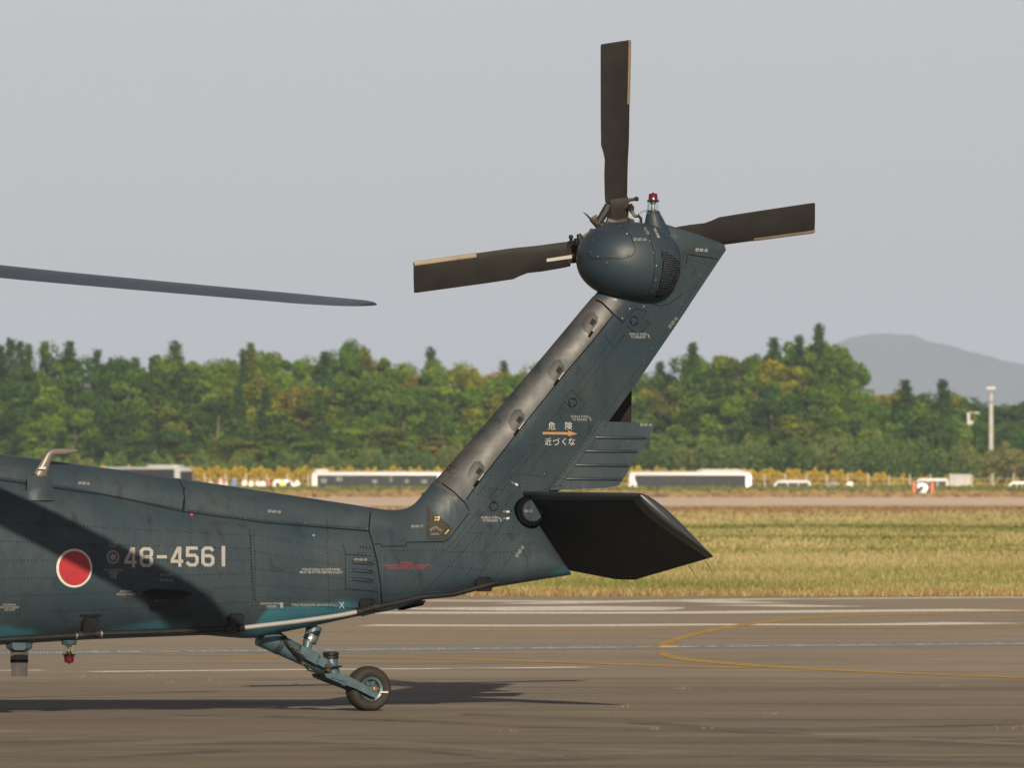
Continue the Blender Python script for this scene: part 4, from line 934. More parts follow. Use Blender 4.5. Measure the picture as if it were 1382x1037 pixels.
stencil('NO STEP', 872.5, 312, 3, 11, 62, matl='mark'); stencil('NO STEP', 886, 315, 3, 14, 66, matl='white_mark')
for x_, y_, a in ((695, 653, 35), (683, 691.2, 0), (683, 700.5, -12)):
    c_, s_ = math.cos(R(a)), math.sin(R(a)); decal('angle_mark', [(x_ + u * c_ - v * s_, y_ + u * s_ + v * c_) for u, v in ((0, -1.4), (4.2, -1.4), (4.2, 1.4), (0, 1.4))], [(0, 1, 2, 3)], M['white_mark']); stencil('-10', x_ - 3.5, y_ - .5 - a * .03, 2.4, 5, a, matl='mark')
pdisc(152.3, 752.3, 8.6, 9.4, .003, 'static_port_ring', M['dim_mark'], heli, 32, .74); sp = pdisc(152.3, 752.3, 4.2, 4.8, .0034, 'static_port', mat('port_bronze', (.16, .12, .10), .4, metal=.4), heli, 24)
pdisc(258.5, 695.4, 1.6, 1.6, .003, 'red_dot', mat('dot_red', (.6, .03, .02), .5), heli, 10); pdisc(423, 723.2, 1.5, 1.5, .003, 'blue_dot', M['blue_dot'], heli, 10)

# ---- cabin, rotor mast and main rotor (beyond the left edge of the picture but they carry the blade in view)
b = MB(); rings = []
for u, zb, zt, hw in ((-4.9, .46, 1.98, .56), (-5.6, .42, 2.35, .85), (-6.4, .40, 2.7, 1.1), (-8.5, .40, 2.75, 1.18), (-10.2, .40, 2.6, 1.15), (-11.2, .42, 2.1, 1.02), (-12.0, .5, 1.5, .7), (-12.5, .75, 1.15, .25)):
    zc, hz = (zb + zt) / 2, (zt - zb) / 2; rings.append([(u, hw * sgnpow(math.cos(2 * math.pi * j / 32), .75), zc + hz * sgnpow(math.sin(2 * math.pi * j / 32), .75)) for j in range(32)])
b.loft(rings); b.build('cabin', M['paint'], heli, 50)
MH = Vector((-7.65, 0, 3.72))
b = MB(); b.lathe((MH.x, 0, 2.5), (0, 0, 1), [(0, .7), (.3, .55), (.5, .2), (1.1, .12)], 24); b.lathe(MH, (0, 0, 1), [(-.15, .3), (-.1, .45), (.1, .45), (.2, .2)], 24); b.build('main_rotor_mast', M['hub'], heli)
for y_ in (-1.35, 1.35):
    b = MB(); b.lathe((-9.0, y_, .33), (0, 1, 0), [(-.11, .18), (-.12, .28), (-.08, .33), (.08, .33), (.12, .28), (.11, .18)], 32); b.tube([(-9, y_, .33), (-8.7, y_ * .8, .9)], .08, 10); b.build('main_wheel', M['tyre'], heli)
ALPHA = R(51.4)
def main_blade(al):
    """al measured from aft towards port"""
    rad = Vector((math.cos(al), -math.sin(al), 0)); tan = Vector((math.sin(al), math.cos(al), 0))       # tan: leading edge side
    def zd(s): return interp(s, [(0, 3.72), (1, 3.64), (3, 3.45), (5, 3.235), (6.5, 3.10), (7.6, 3.005), (8.18, 2.965)])
    b = MB(); rings = []
    for s in (.45, .9, 1.2, 1.6, 2.5, 3.5, 4.5, 5.5, 6.4, 7.0, 7.4, 7.62, 7.72, 7.85, 8.0, 8.08, 8.11):
        ch = interp(s, [(.45, .18), (.9, .18), (1.4, .53), (7.75, .53), (8.0, .47), (8.08, .40), (8.11, .30)]); sw = interp(s, [(7.5, 0), (8.11, -.20)])
        tk = interp(s, [(.45, .08), (1.4, .036), (7.6, .030), (8.05, .024), (8.11, .012)]); tw = R(interp(s, [(1, 9), (8.18, 3)]))
        sec = [(.25, 0), (.235, .5), (.18, .85), (.05, 1), (-.2, .75), (-.5, .35), (-.75, 0), (-.5, -.25), (-.2, -.5), (.05, -.6), (.18, -.55), (.235, -.35)]
        c0 = Vector((MH.x, 0, zd(s))) + rad * s
        rings.append([c0 + tan * (c_ * ch * math.cos(tw) + sw - h_ * tk * math.sin(tw)) + Vector((0, 0, 1)) * (h_ * tk * math.cos(tw) + c_ * ch * math.sin(tw)) for c_, h_ in sec])
    b.loft(rings); return b.build('main_rotor_blade', M['main_blade'], heli, 40)
mb_ = [main_blade(ALPHA + k * math.pi / 2 - (R(2.5) if k == 3 else 0)) for k in range(4)]

# ================================================================== GRASS AND WEEDS
def leaf_mat(name, cols, trans=.25, objcol=False):
    m = bpy.data.materials.new(name); m.use_nodes = True; nt = m.node_tree; g = N(m)
    at = g.new('ShaderNodeAttribute'); at.attribute_name = 'tint'
    cr = g.new('ShaderNodeValToRGB'); e = cr.color_ramp
    while len(e.elements) < len(cols): e.elements.new(.5)
    for i, (el, c) in enumerate(zip(e.elements, cols)): el.position = i / (len(cols) - 1); el.color = (*c, 1)
    g.link(at.outputs['Fac'], cr.inputs[0]); col = cr.outputs[0]
    if objcol:
        oi = g.new('ShaderNodeObjectInfo'); col = g.mix(1.0, col, oi.outputs['Color'], 'MULTIPLY')
    d = g.new('ShaderNodeBsdfDiffuse'); t = g.new('ShaderNodeBsdfTranslucent'); mx = g.new('ShaderNodeMixShader'); mx.inputs[0].default_value = trans
    g.link(col, d.inputs[0]); g.link(col, t.inputs[0]); g.link(d.outputs[0], mx.inputs[1]); g.link(t.outputs[0], mx.inputs[2])
    nt.nodes.remove(g.b); g.link(mx.outputs[0], nt.nodes['Material Output'].inputs[0]); return m
M['grass'] = leaf_mat('dry_grass', [(0.0823, 0.1109, 0.0235), (0.1733, 0.1685, 0.0549), (0.2686, 0.2325, 0.0980), (0.3293, 0.2856, 0.1372), (0.2166, 0.1286, 0.0549)])
rng = np.random.default_rng(11)
def smooth_noise(x, y, seed):
    r = np.random.default_rng(seed); v = np.zeros_like(x)
    for k in range(5):
        a = r.uniform(0, 6.28); f = r.uniform(.6, 1.6); v += np.sin((x * math.cos(a) + y * math.sin(a)) * f + r.uniform(0, 6.28))
    return v / 5
def grass_quads(n, y0, y1, hmin, hmax, wmin, wmax, seed):
    u = rng.random(n); Y = 1 / (1 / y0 + (1 / y1 - 1 / y0) * u); X = (rng.random(n) * 2 - 1) * (Y * .056 + 1.0)
    if seed == 21: Y = np.where(Y < y0 + 1.2, Y - np.abs(smooth_noise(X * 3.1, X * 0, 77)) * 1.6 * rng.random(n), Y)
    ln = smooth_noise(X * .9, Y * .25, seed) * .5 + smooth_noise(X * .12, Y * .045, seed + 1) * .8
    h = (hmin + (hmax - hmin) * rng.random(n)) * (1 + .5 * np.clip(ln, -1, 1)); w = wmin + (wmax - wmin) * rng.random(n)
    a = rng.random(n) * math.pi; dx, dy = np.cos(a) * w / 2, np.sin(a) * w / 2; lx, ly = rng.normal(0, .35, n) * h, rng.normal(0, .35, n) * h
    z0 = np.interp(Y, [0, 820, 890, 935], [0, 0, .48, .56]) - .01
    V = np.zeros((n, 4, 3)); V[:, 0] = np.c_[X - dx, Y - dy, z0]; V[:, 1] = np.c_[X + dx, Y + dy, z0]; V[:, 2] = np.c_[X + dx * .45 + lx, Y + dy * .45 + ly, z0 + h]; V[:, 3] = np.c_[X - dx * .45 + lx, Y - dy * .45 + ly, z0 + h]
    gb = np.exp(-((Y - 352 - 12 * smooth_noise(X * .2, Y * 0, 7)) / 9) ** 2) * (smooth_noise(X * .5, Y * .03, 8) > -.1) + np.exp(-((Y - 292 - 9 * smooth_noise(X * .25, Y * 0, 9)) / 7) ** 2) * (smooth_noise(X * .4 + 3, Y * .03, 10) > .0)
    ln = ln - 1.1 * gb + .9 * np.clip((Y - 430) / 60, 0, 1) * (Y < 600)
    t = np.clip(.46 + .46 * ln + rng.normal(0, .12, n), 0, np.where(Y > 430, 1.0, .8)); t = np.where(Y < y0 + 5, np.clip(.92 + rng.normal(0, .12, n), 0, 1), t)
    return V, t
Va, ta = grass_quads(120000, APR_Y + .1, 235, .04, .11, .008, .030, 21)
Vb, tb = grass_quads(90000, 225, 575, .05, .12, .03, .11, 31)
Vc, tc_ = grass_quads(9000, 802, 934, .10, .26, .3, .8, 41); tc_ = np.where(Vc[:, 0, 1] < 866, .92, .06 + .1 * rng.random(len(tc_)))
go = bpy.data.objects.new('field_grass', quads_mesh('field_grass', np.concatenate([Va, Vb, Vc]), np.concatenate([ta, tb, tc_]), M['grass'])); COL.objects.link(go)
tag(go, 'dry yellow and green grass covering the airfield', 'grass', kind='stuff')

M['straw'] = mat('dry_straw', (0.1200, 0.0960, 0.0600), .9, spec=.1)
WEEDS = [(205, 914, 'small dry weed tuft below the red roundel, nearest the belly lamp'), (290, 921, 'dry straw weed tuft between the belly lamp and the tail wheel'), (232, 924, 'sparse dry weed between two other tufts below the serial number'), (400, 927, 'thin dry weed sprigs on the apron in front of the tail wheel strut'), (338, 928, 'tiny dry weed at the start of the thin dark rotor shadow'),
         (690, 990, 'dry weed tuft alone on the apron to the right of the tail wheel'), (886, 987, 'dry weed tuft on the bare apron below the bend of the yellow line'), (952, 986, 'tiny dry weed just beside the tuft below the yellow bend'), (918, 932, 'low spread of dry weeds under the yellow line on the apron'), (1042, 966, 'small dry weed clump midway across the right apron'),
         (1272, 929, 'dry weed sprigs beside the yellow line near the right picture edge'), (1365, 986, 'dry weed tuft at the far lower right of the apron'), (843, 957, 'dry weed just past the end of the long rotor blade shadow'), (112, 916, 'very small dry weed sprigs just right of the belly antenna')]
for px_, py_, lab in WEEDS:
    r_ = random.Random(px_); x0, y0 = ground_at(px_, py_); b = MB(); k_ = r_.uniform(.6, 1.0)
    for k in range(r_.randint(8, 14)):
        bx, by = r_.gauss(0, .040) * k_, r_.gauss(0, .08); h = r_.uniform(.012, .05) * k_; lx = r_.gauss(0, .8) * h; ly = r_.gauss(0, .5) * h; w = .0022
        b.add([(bx - w, by, 0), (bx + w, by, 0), (bx + lx * .5 + w, by + ly * .5, h * .65), (bx + lx * .5 - w, by + ly * .5, h * .65)], [(0, 1, 2, 3)])
        b.add([(bx + lx * .5 + w, by + ly * .5, h * .65), (bx + lx * .5 - w, by + ly * .5, h * .65), (bx + lx * 1.3, by + ly, h)], [(0, 1, 2)])
    o = empty('weed_tuft', (x0, y0, .005)); b.build('leaves', M['straw'], o, smooth=0, fix=False); tag(o, lab, 'weed', 'weeds growing on the apron')

# ================================================================== VEHICLES ON THE FAR ROAD
ROAD_Z = -.96
M['car_paint'] = mat('car_paint', (.8, .8, .8), .35, objcol=True, coat=.3); M['car_glass'] = mat('car_glass', (.02, .022, .025), .2, spec=.3); M['car_dark'] = mat('car_trim', (.03, .03, .03), .6)
M['bus_glass'] = mat('bus_glass', (.022, .024, .027), .25, spec=.2); M['lamp_white'] = mat('headlamp', (.7, .7, .7), .2); M['lamp_red'] = mat('tail_lamp', (.4, .02, .02), .3); M['curtain'] = mat('bus_pane_glint', (.13, .14, .14), .8, noise=.4, nscale=1.5)  # last entry: pale tone for reflections painted on bus windows
def wheel(b_parent, x_, y_, r):
    b = MB(); b.lathe((x_, y_, r), (0, 1, 0), [(-.1, r * .6), (-.12, r * .85), (-.09, r), (.09, r), (.12, r * .85), (.1, r * .6)], 20); w = b.build('wheel', M['tyre'], b_parent, 40)
    b = MB(); b.lathe((x_, y_, r), (0, 1, 0), [(-.105, r * .58), (-.08, r * .3), (.08, r * .3), (.105, r * .58)], 16); b.build('rim', M['steel'], w, 40)
def bus(px_left, length, Y, label, rz=0.0, roof='long', color=(.42, .42, .41), h=3.02, flip=False, pane_glints=False, hi=0.0):
    o = empty('bus', (bgx(px_left, Y), Y, ROAD_Z), rz); tag(o, label, 'bus', 'buses parked beyond the runway', color=color)
    Wd = 2.45; b = MB(); rings = []
    for x_, k in ((0, .90), (.06, .97), (.25, 1), (length - .35, 1), (length - .1, .96), (length, .86)):
        sec = [(-Wd / 2, .35), (-Wd / 2, h - .28), (-Wd / 2 + .10, h - .10), (-Wd / 2 + .35, h), (Wd / 2 - .35, h), (Wd / 2 - .10, h - .10), (Wd / 2, h - .28), (Wd / 2, .35)]
        rings.append([(x_, y_ * (.94 + .06 * k), .35 + (z_ - .35) * k) for y_, z_ in sec])
    b.loft(rings); body = b.build('body', M['car_paint'], o, 35); body.color = (*color, 1)
    zb, zt = 1.0 + hi, h - .40 + hi * .35
    for side in (-1, 1):
        b = MB(); b.box((length / 2, side * (Wd / 2 - .002), (zb + zt) / 2), (length - 1.1, .02, zt - zb + .04)); b.build('window_band', M['car_dark'], body, 0)
        n = 7; x0 = .55 if not flip else .62; x1 = length - .62
        for k in range(n):
            a = x0 + (x1 - x0) * k / n; c = x0 + (x1 - x0) * (k + 1) / n - .03
            b = MB(); b.box(((a + c) / 2, side * (Wd / 2 + .004), (zb + zt) / 2), (c - a, .03, zt - zb)); w_ = b.build('window', M['bus_glass'], body, 0)
            if pane_glints and k in (0, 1, 3, 4, 5, 6):
                b = MB(); r_ = random.Random(k + int(px_left)); q = a + r_.uniform(.05, .5); b.box((q + .28, side * (Wd / 2 + .022), zt - .35 - r_.uniform(0, .3)), (r_.uniform(.25, .6), .01, r_.uniform(.3, .55))); b.build('painted_reflection', M['curtain'], w_, 0)  # pale box standing in for a reflection on the pane
    b = MB(); b.box((length - .03, 0, 1.75 + hi * 1.5), (.14, Wd * .86, 1.2)); b.build('windscreen', M['bus_glass'], body, 0)
    b = MB(); b.box((.02, 0, 1.95), (.05, Wd * .8, .8)); b.build('rear_window', M['bus_glass'], body, 0)
    if roof == 'long': b = MB(); b.loft([[(x_, y_ * k, h - .02 + z_ * k) for y_, z_ in ((-.9, 0), (-.8, .2), (.8, .2), (.9, 0))] for x_, k in ((length * .55, .5), (length * .6, 1), (length * .9, 1), (length * .95, .4))]); b.build('roof_unit', M['car_paint'], o, 30).color = (*color, 1)
    if roof == 'short': b = MB(); b.loft([[(x_, y_ * k, h - .02 + z_ * k) for y_, z_ in ((-.9, 0), (-.8, .22), (.8, .22), (.9, 0))] for x_, k in ((.2, .5), (.4, 1), (1.5, 1), (1.8, .4))]); b.build('roof_unit', M['car_paint'], o, 30).color = (*color, 1)
    for x_ in (2.3, length - 2.4):
        for y_ in (-1.08, 1.08): wheel(o, x_, y_, .48)
    for y_ in (-.9, .9):
        b = MB(); b.box((length + .0, y_, .8), (.06, .3, .2)); b.build('headlight', M['lamp_white'], o, 0)
    b = MB(); b.box((length + .12, -Wd / 2 - .12, 2.0), (.1, .16, .4)); b.build('mirror', M['car_dark'], o, 0)
    return o
bus(421, 12.9, 1037, 'long white bus with painted window reflections, left of the tail fin, beyond the runway', roof='short', pane_glints=True)
bus(849, 12.0, 1037, 'long white bus with dark windows showing right of the stabilator', roof='long')
bus(140, 9.6, 1022, 'pale bus turned with its dark windscreen in view above the tail boom', rz=R(-32), roof='long', color=(.34, .35, .345), h=3.45, hi=.45)
def car(px_left, length, Y, label, h=1.5, kind='van', color=(.42, .42, .42), face=-1, z=None):
    """face -1: bonnet towards the left of the picture"""
    o = empty('car', (bgx(px_left, Y) + length / 2, Y, ROAD_Z if z is None else z)); tag(o, label, {'van': 'van'}.get(kind, 'car'), 'cars and vans parked on the far road')
    if face > 0: o.rotation_euler.z = math.pi
    Wd = 1.7; hb = h * (.52 if kind != 'van' else .48); hl = length / 2
    body_p = [(-hl, .35), (-hl, hb * .8), (-hl + .25, hb * .95), (-hl + .9 if kind == 'van' else -hl + 1.25, hb * 1.08), (hl - .1, hb * 1.08), (hl, hb * .9), (hl, .35)]
    b = MB(); b.loft([[(x_, y_ * k, z_) for x_, z_ in body_p] for y_, k in ((-Wd / 2, 1), (Wd / 2, 1))]); body = b.build('body', M['car_paint'], o, 30); body.color = (*color, 1)
    a = -hl + (.85 if kind == 'van' else 1.2); e_ = hl - (.08 if kind in ('van', 'wagon') else .75)
    roof0 = a + (.75 if kind == 'van' else .9); roof1 = e_ - (.15 if kind in ('van', 'wagon') else .7)
    cab = [(a, hb * 1.06), (roof0, h * .965), (roof0 + .35, h), (roof1 - .3, h), (roof1, h * .965), (e_, hb * 1.06)]
    b = MB(); b.loft([[(x_, y_ * (.94 if z_ > hb * 1.2 else 1), z_) for x_, z_ in cab] for y_ in (-Wd / 2 + .03, Wd / 2 - .03)]); c_ = b.build('cabin', M['car_paint'], o, 30); c_.color = (*color, 1)
    zt = h * .90
    for side in (-1, 1):
        xs_ = np.linspace(roof0 + .05, roof1 - .12, 4)
        for k in range(3):
            x0, x1 = xs_[k] + .04, xs_[k + 1] - .04
            p = [(x0 - (.45 if k == 0 else 0), hb * 1.12), (x0, zt), (x1, zt), (x1 + (.25 if k == 2 and kind == 'sedan' else 0), hb * 1.12)]
            b = MB(); b.prism([(x_, side * (Wd / 2 - .028 - (.045 if z_ > hb * 1.3 else 0)) + side * .012, z_) for x_, z_ in p], (0, side * .008, 0)); b.build('window', M['car_glass'], c_, 0)
    b = MB(); b.prism([(a + .06, -.7, hb * 1.12), (a + .06, .7, hb * 1.12), (roof0 - .08, .62, h * .93), (roof0 - .08, -.62, h * .93)], (-.035, 0, .03)); b.build('windscreen', M['car_glass'], c_, 0)
    for x_ in (-hl + .85, hl - .85):
        for y_ in (-.76, .76): wheel(o, x_, y_, .31)
    for y_ in (-.62, .62):
        b = MB(); b.box((-hl - .005, y_, hb * .75), (.05, .32, .14)); b.build('headlight', M['lamp_white'], o, 0)
        b = MB(); b.box((hl + .005, y_, hb * .85), (.05, .16, .3)); b.build('tail_light', M['lamp_red'], o, 0)
    return o
car(1026, 5.1, 1037, 'white van beside the right-hand end of the dark-windowed bus', 2.12, 'van')
car(1092, 3.0, 1042, 'small dark hatchback just behind the white van by the bus', 2.0, 'wagon', (.10, .10, .11))
car(1117, 2.6, 1046, 'small white car with red lamps behind the dark hatchback', 1.95, 'wagon', (.75, .72, .70))
car(1217, 4.7, 1030, 'white van standing behind the orange-edged number board', 2.30, 'van')
car(1336, 3.9, 1036, 'silver hatchback partly behind a white car at the right picture edge', 2.0, 'wagon', (.55, .56, .57))
car(1366, 4.4, 1030, 'white car cut off by the right edge of the picture', 2.05, 'sedan')
car(366, 3.6, 1040, 'white van behind the crowd, left of the pale-windowed white bus', 2.15, 'van', (.80, .78, .76), face=1)
car(824, 2.7, 1030, 'small pale car half hidden behind the ribbed trailing edge panel', 2.1, 'wagon', (.5, .5, .52))
# grey corrugated site container
b = MB(); x0, x1 = bgx(1281, 1034), bgx(1309.5, 1034); n = 20
P = [(x0 + (x1 - x0) * k / n, 1033 + (.09 if k % 2 else 0)) for k in range(n + 1)] + [(x1, 1036), (x0, 1036)]
b.prism([(x_, y_, ROAD_Z) for x_, y_ in P], (0, 0, 2.62)); ct = b.build('site_container', mat('container_grey', (.40, .39, .37), .6, noise=.15, nscale=1), smooth=0); tag(ct, 'grey corrugated container standing right behind the white van by the number board', 'container')
b = MB(); b.box(((x0 + x1) / 2, 1034.5, ROAD_Z + 2.66), (x1 - x0 + .1, 3.2, .08)); b.build('roof', mat('container_roof', (.5, .5, .49), .5), ct, 0)
# orange barrier
bo = empty('barrier', (bgx(246, 1012), 1012, ROAD_Z)); tag(bo, 'low orange barrier in front of the turned bus above the boom', 'barrier')
for k in range(2): b = MB(); b.box((1.0, 0, 1.72 - k * .35), (2.1, .05, .28)); b.build('board', mat('barrier_orange', (.62, .13, .05), .6), bo, 0)
for x_ in (.1, 1.9): b = MB(); b.box((x_, .06, .95), (.06, .06, 1.9)); b.build('post', M['grating'], bo, 0)
# runway distance board
SY = 848.0; sx0, sx1 = bgx(1232, SY), bgx(1260, SY); zt = bgz(651.5, SY); zb = terrain_z(SY) - .02
sg = empty('distance_board', ((sx0 + sx1) / 2, SY, zb)); tag(sg, 'black runway board with a white 2 and orange edges', 'sign')
hgt = zt - zb; wdt = sx1 - sx0
b = MB(); b.box((0, 0, hgt / 2), (wdt - .44, .12, hgt)); fc = b.build('face', mat('board_black', (.015, .014, .014), .6), sg, 0)
for s_ in (-1, 1): b = MB(); b.box((s_ * (wdt / 2 - .11), -.01, hgt / 2), (.21, .16, hgt + .02)); b.build('edge_strip', mat('board_orange', (.50, .10, .04), .6), sg, 0)
v, f = text_geo('2', 0, 0, hgt * 1.08, wdt * .58, bold=.035)
b = MB(); b.add([(x_, -.066, hgt * .40 - y_) for x_, y_ in v], f); b.build('number', mat('board_white', (.85, .83, .80), .6), sg, 0, fix=False)
# light mast
PY = 1140.0; ml = empty('light_mast', (bgx(1337.5, PY), PY, -.1)); tag(ml, 'tall grey concrete mast carrying floodlights on a crossbar', 'light mast')
ztop = bgz(531, PY) + .1
b = MB(); b.tube([(0, 0, 0), (0, 0, ztop * .5), (0, 0, ztop)], [.27, .25, .21], 14); b.build('pole', mat('mast_concrete', (.33, .31, .29), .8, noise=.1, nscale=2), ml)
b = MB(); b.tube([(0, 0, ztop), (0, 0, ztop + .35)], .10, 8); b.box((0, 0, ztop + .38), (.85, .10, .10)); b.build('crossbar', M['grating'], ml, 20)
b = MB(); b.lathe((0, 0, ztop - .95), (0, 0, 1), [(0, .42), (.08, .45), (.1, .3)], 14); b.build('collar', M['grating'], ml)
for x_ in (-.36, -.12, .12, .36): b = MB(); b.loft([[(x_ + sx * .10 * k, y_, ztop + .55 + sz * .12 * k) for sx, sz in ((-1, -1), (1, -1), (1, 1), (-1, 1))] for y_, k in ((-.2, 1), (0, .9), (.15, .5))]); b.build('floodlight', mat('flood_white', (.42, .42, .41), .4), ml, 20)
PY2 = 1112.0; pl = empty('pole_lamp', (bgx(1306.5, PY2), PY2, -.1)); tag(pl, 'white lamp bracket on a thin pole, left of the tall mast', 'street lamp')
z2 = bgz(558, PY2) + .1
b = MB(); b.tube([(0, 0, 0), (0, 0, z2)], [.09, .06], 8); b.build('pole', mat('thin_pole', (.05, .055, .04), .8), pl)
b = MB(); b.box((.05, -.06, z2 - .55), (.28, .2, 1.3)); b.build('cabinet', mat('lamp_pale', (.30, .30, .30), .5), pl, 0)
b = MB(); b.tube([(0, 0, z2), (.5, 0, z2 + .08), (1.15, 0, z2 + .05)], .06, 8); b.box((.95, -.02, z2 + .02), (.5, .22, .14)); b.build('arm', mat('lamp_arm', (.30, .30, .30), .5), pl, 20)
b = MB(); b.box((.35, -.05, z2 - .95), (.42, .18, .3)); b.build('speaker_box', mat('lamp_box', (.30, .30, .30), .5), pl, 0)

# ---- wire fence with posts
fe = empty('wire_fence', (0, 1080, 0)); tag(fe, 'grey post and wire fence in front of the yellow flowers', 'fence')
M['post'] = mat('fence_post', (.34, .32, .29), .8); pm = MB(); pm.box((0, 0, 0), (.10, .10, 2.2)); first = None; k = 0
for px_ in range(276, 1400, 28):
    x_ = bgx(px_, 1080)
    if first is None: first = pm.build('post', M['post'], fe, 0); o = first
    else: o = first.copy(); COL.objects.link(o); o.parent = fe
    o.location = (x_, 0, terrain_z(1080) + 1.25 + random.uniform(-.1, .1))
for z_ in (.75, 1.35, 1.9):
    b = MB(); b.tube([(bgx(262, 1080), 0, terrain_z(1080) + z_), (bgx(1396, 1080), 0, terrain_z(1080) + z_)], .02, 5); b.build('wire', M['post'], fe, 0)

# ---- people by the far road
M['skin'] = mat('skin', (.42, .26, .18), .6); M['cloth'] = mat('shirt', (.6, .6, .6), .9, objcol=True); M['trousers'] = mat('trousers', (.04, .045, .06), .9); M['hair'] = mat('hair', (.015, .013, .012), .6)
def person_mesh():
    J = [(0, 0, .95, .13), (0, 0, 1.15, .135), (0, 0, 1.38, .15), (0, 0, 1.47, .07), (0, 0, 1.56, .075), (0, -.01, 1.64, .095), (0, 0, 1.71, .07),
         (.17, 0, 1.40, .065), (.22, -.02, 1.14, .05), (.20, -.16, .98, .04), (.19, -.22, .93, .035), (-.17, 0, 1.40, .065), (-.22, 0, 1.14, .05), (-.22, -.05, .90, .04), (-.22, -.07, .82, .035),
         (.10, 0, .88, .10), (.11, -.01, .48, .068), (.11, .02, .09, .05), (.11, -.12, .04, .04), (-.10, 0, .88, .10), (-.12, 0, .48, .068), (-.12, .03, .09, .05), (-.12, -.11, .04, .04)]
    E_ = [(0, 1), (1, 2), (2, 3), (3, 4), (4, 5), (5, 6), (2, 7), (7, 8), (8, 9), (9, 10), (2, 11), (11, 12), (12, 13), (13, 14), (0, 15), (15, 16), (16, 17), (17, 18), (0, 19), (19, 20), (20, 21), (21, 22)]
    me = bpy.data.meshes.new('person'); me.from_pydata([j[:3] for j in J], E_, []); o = bpy.data.objects.new('person', me); COL.objects.link(o)
    md = o.modifiers.new('s', 'SKIN'); o.modifiers.new('b', 'SUBSURF').levels = 1
    for v, j in zip(me.skin_vertices[0].data, J): v.radius = (j[3], j[3])
    me.skin_vertices[0].data[0].use_root = True
    bpy.context.view_layer.update(); out = bpy.data.meshes.new_from_object(o.evaluated_get(bpy.context.evaluated_depsgraph_get())); bpy.data.objects.remove(o)
    for m_ in ('skin', 'cloth', 'trousers', 'hair'): out.materials.append(M[m_])
    for p in out.polygons:
        c = p.center; z_ = c.z; p.use_smooth = True
        if z_ > 1.66 or (z_ > 1.58 and c.y > .02): p.material_index = 3
        elif z_ > 1.46: p.material_index = 0
        elif z_ > .93 and not (abs(c.x) > .17 and z_ < 1.02): p.material_index = 1
        elif abs(c.x) > .17 and z_ > .75: p.material_index = 0
        else: p.material_index = 2
    out.name = 'person'; return out
pmesh = person_mesh()
PEOPLE = [(284, 'grey', (.35, .35, .36), 'leftmost of the crowd'), (298, 'pink', (.62, .40, .38), 'between the grey and the white figures'), (305, 'cream', (.65, .58, .50), 'beside the pink shirted one'), (316, 'blue', (.10, .18, .50), 'the only one in blue'), (330, 'pale', (.72, .68, .64), 'standing tallest in the crowd'), (339, 'white', (.80, .79, .77), 'left of a close white pair'),
          (348, 'light grey', (.55, .55, .55), 'in the middle of the crowd'), (355, 'white', (.78, .76, .74), 'just left of the red shirted one'), (362, 'rusty red', (.45, .16, .12), 'in the thick of the crowd'), (370, 'white', (.78, .77, .76), 'just left of the yellow shirted one'), (381, 'yellow', (.60, .58, .12), 'in front of the white van'), (391, 'dark', (.06, .06, .07), 'right of the yellow shirt'), (401, 'white', (.76, .70, .70), 'last one before the white bus')]
for i, (px_, cname, col, where) in enumerate(PEOPLE):
    r_ = random.Random(i); Yp = 963 + r_.uniform(-3, 5); o = bpy.data.objects.new('person', pmesh); COL.objects.link(o); k = r_.uniform(.92, 1.06) * (1.06 if px_ == 330 else 1)
    o.location = (bgx(px_, Yp), Yp, terrain_z(Yp)); o.rotation_euler = (0, 0, r_.uniform(-1.5, 1.5)); o.scale = (k, k, k)
    tag(o, f'person in a {cname} top on the far road, {where}', 'person', 'crowd on the far road', color=col)

# ================================================================== WOODS
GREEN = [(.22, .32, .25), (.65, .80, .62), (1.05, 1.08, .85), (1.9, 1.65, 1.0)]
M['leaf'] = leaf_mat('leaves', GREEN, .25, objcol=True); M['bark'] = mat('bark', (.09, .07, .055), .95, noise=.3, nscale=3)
def leaf_quads(P, nrm, size, r):
    n = len(P); a = nrm + r.normal(0, .75, (n, 3)); a /= np.linalg.norm(a, axis=1)[:, None] + 1e-9
    t = np.cross(a, r.normal(0, 1, (n, 3))); t /= np.linalg.norm(t, axis=1)[:, None] + 1e-9; b_ = np.cross(a, t)
    s_ = (size * r.uniform(.55, 1.25, n))[:, None]; t = t * s_; b_ = b_ * s_ * r.uniform(.5, .9, n)[:, None]
    return np.stack([P - t, P - b_, P + t, P + b_], 1)
def broad_crown(seed, H=13.0, Wd=5.0, lobes=38, per=230, size=.165):
    r = np.random.default_rng(seed); Q = []; T = []
    for i in range(lobes):
        u = r.random(); z = H * (.12 + .80 * u); rad = Wd / 2 * (math.sin(math.pi * min(1, (u * .82 + .16))) ** .55); a = r.uniform(0, 6.28); rr = rad * r.uniform(.35, .95)
        c = np.array([math.cos(a) * rr, math.sin(a) * rr, z]); lr = r.uniform(.75, 1.5) * Wd / 5 * (1.1 - .35 * u)
        d = r.normal(0, 1, (per, 3)); d /= np.linalg.norm(d, axis=1)[:, None]; rd = lr * r.uniform(.6, 1.08, per)[:, None]
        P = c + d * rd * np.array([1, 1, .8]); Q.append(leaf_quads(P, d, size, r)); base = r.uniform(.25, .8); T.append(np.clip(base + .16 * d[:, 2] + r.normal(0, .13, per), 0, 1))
    return np.concatenate(Q), np.concatenate(T)
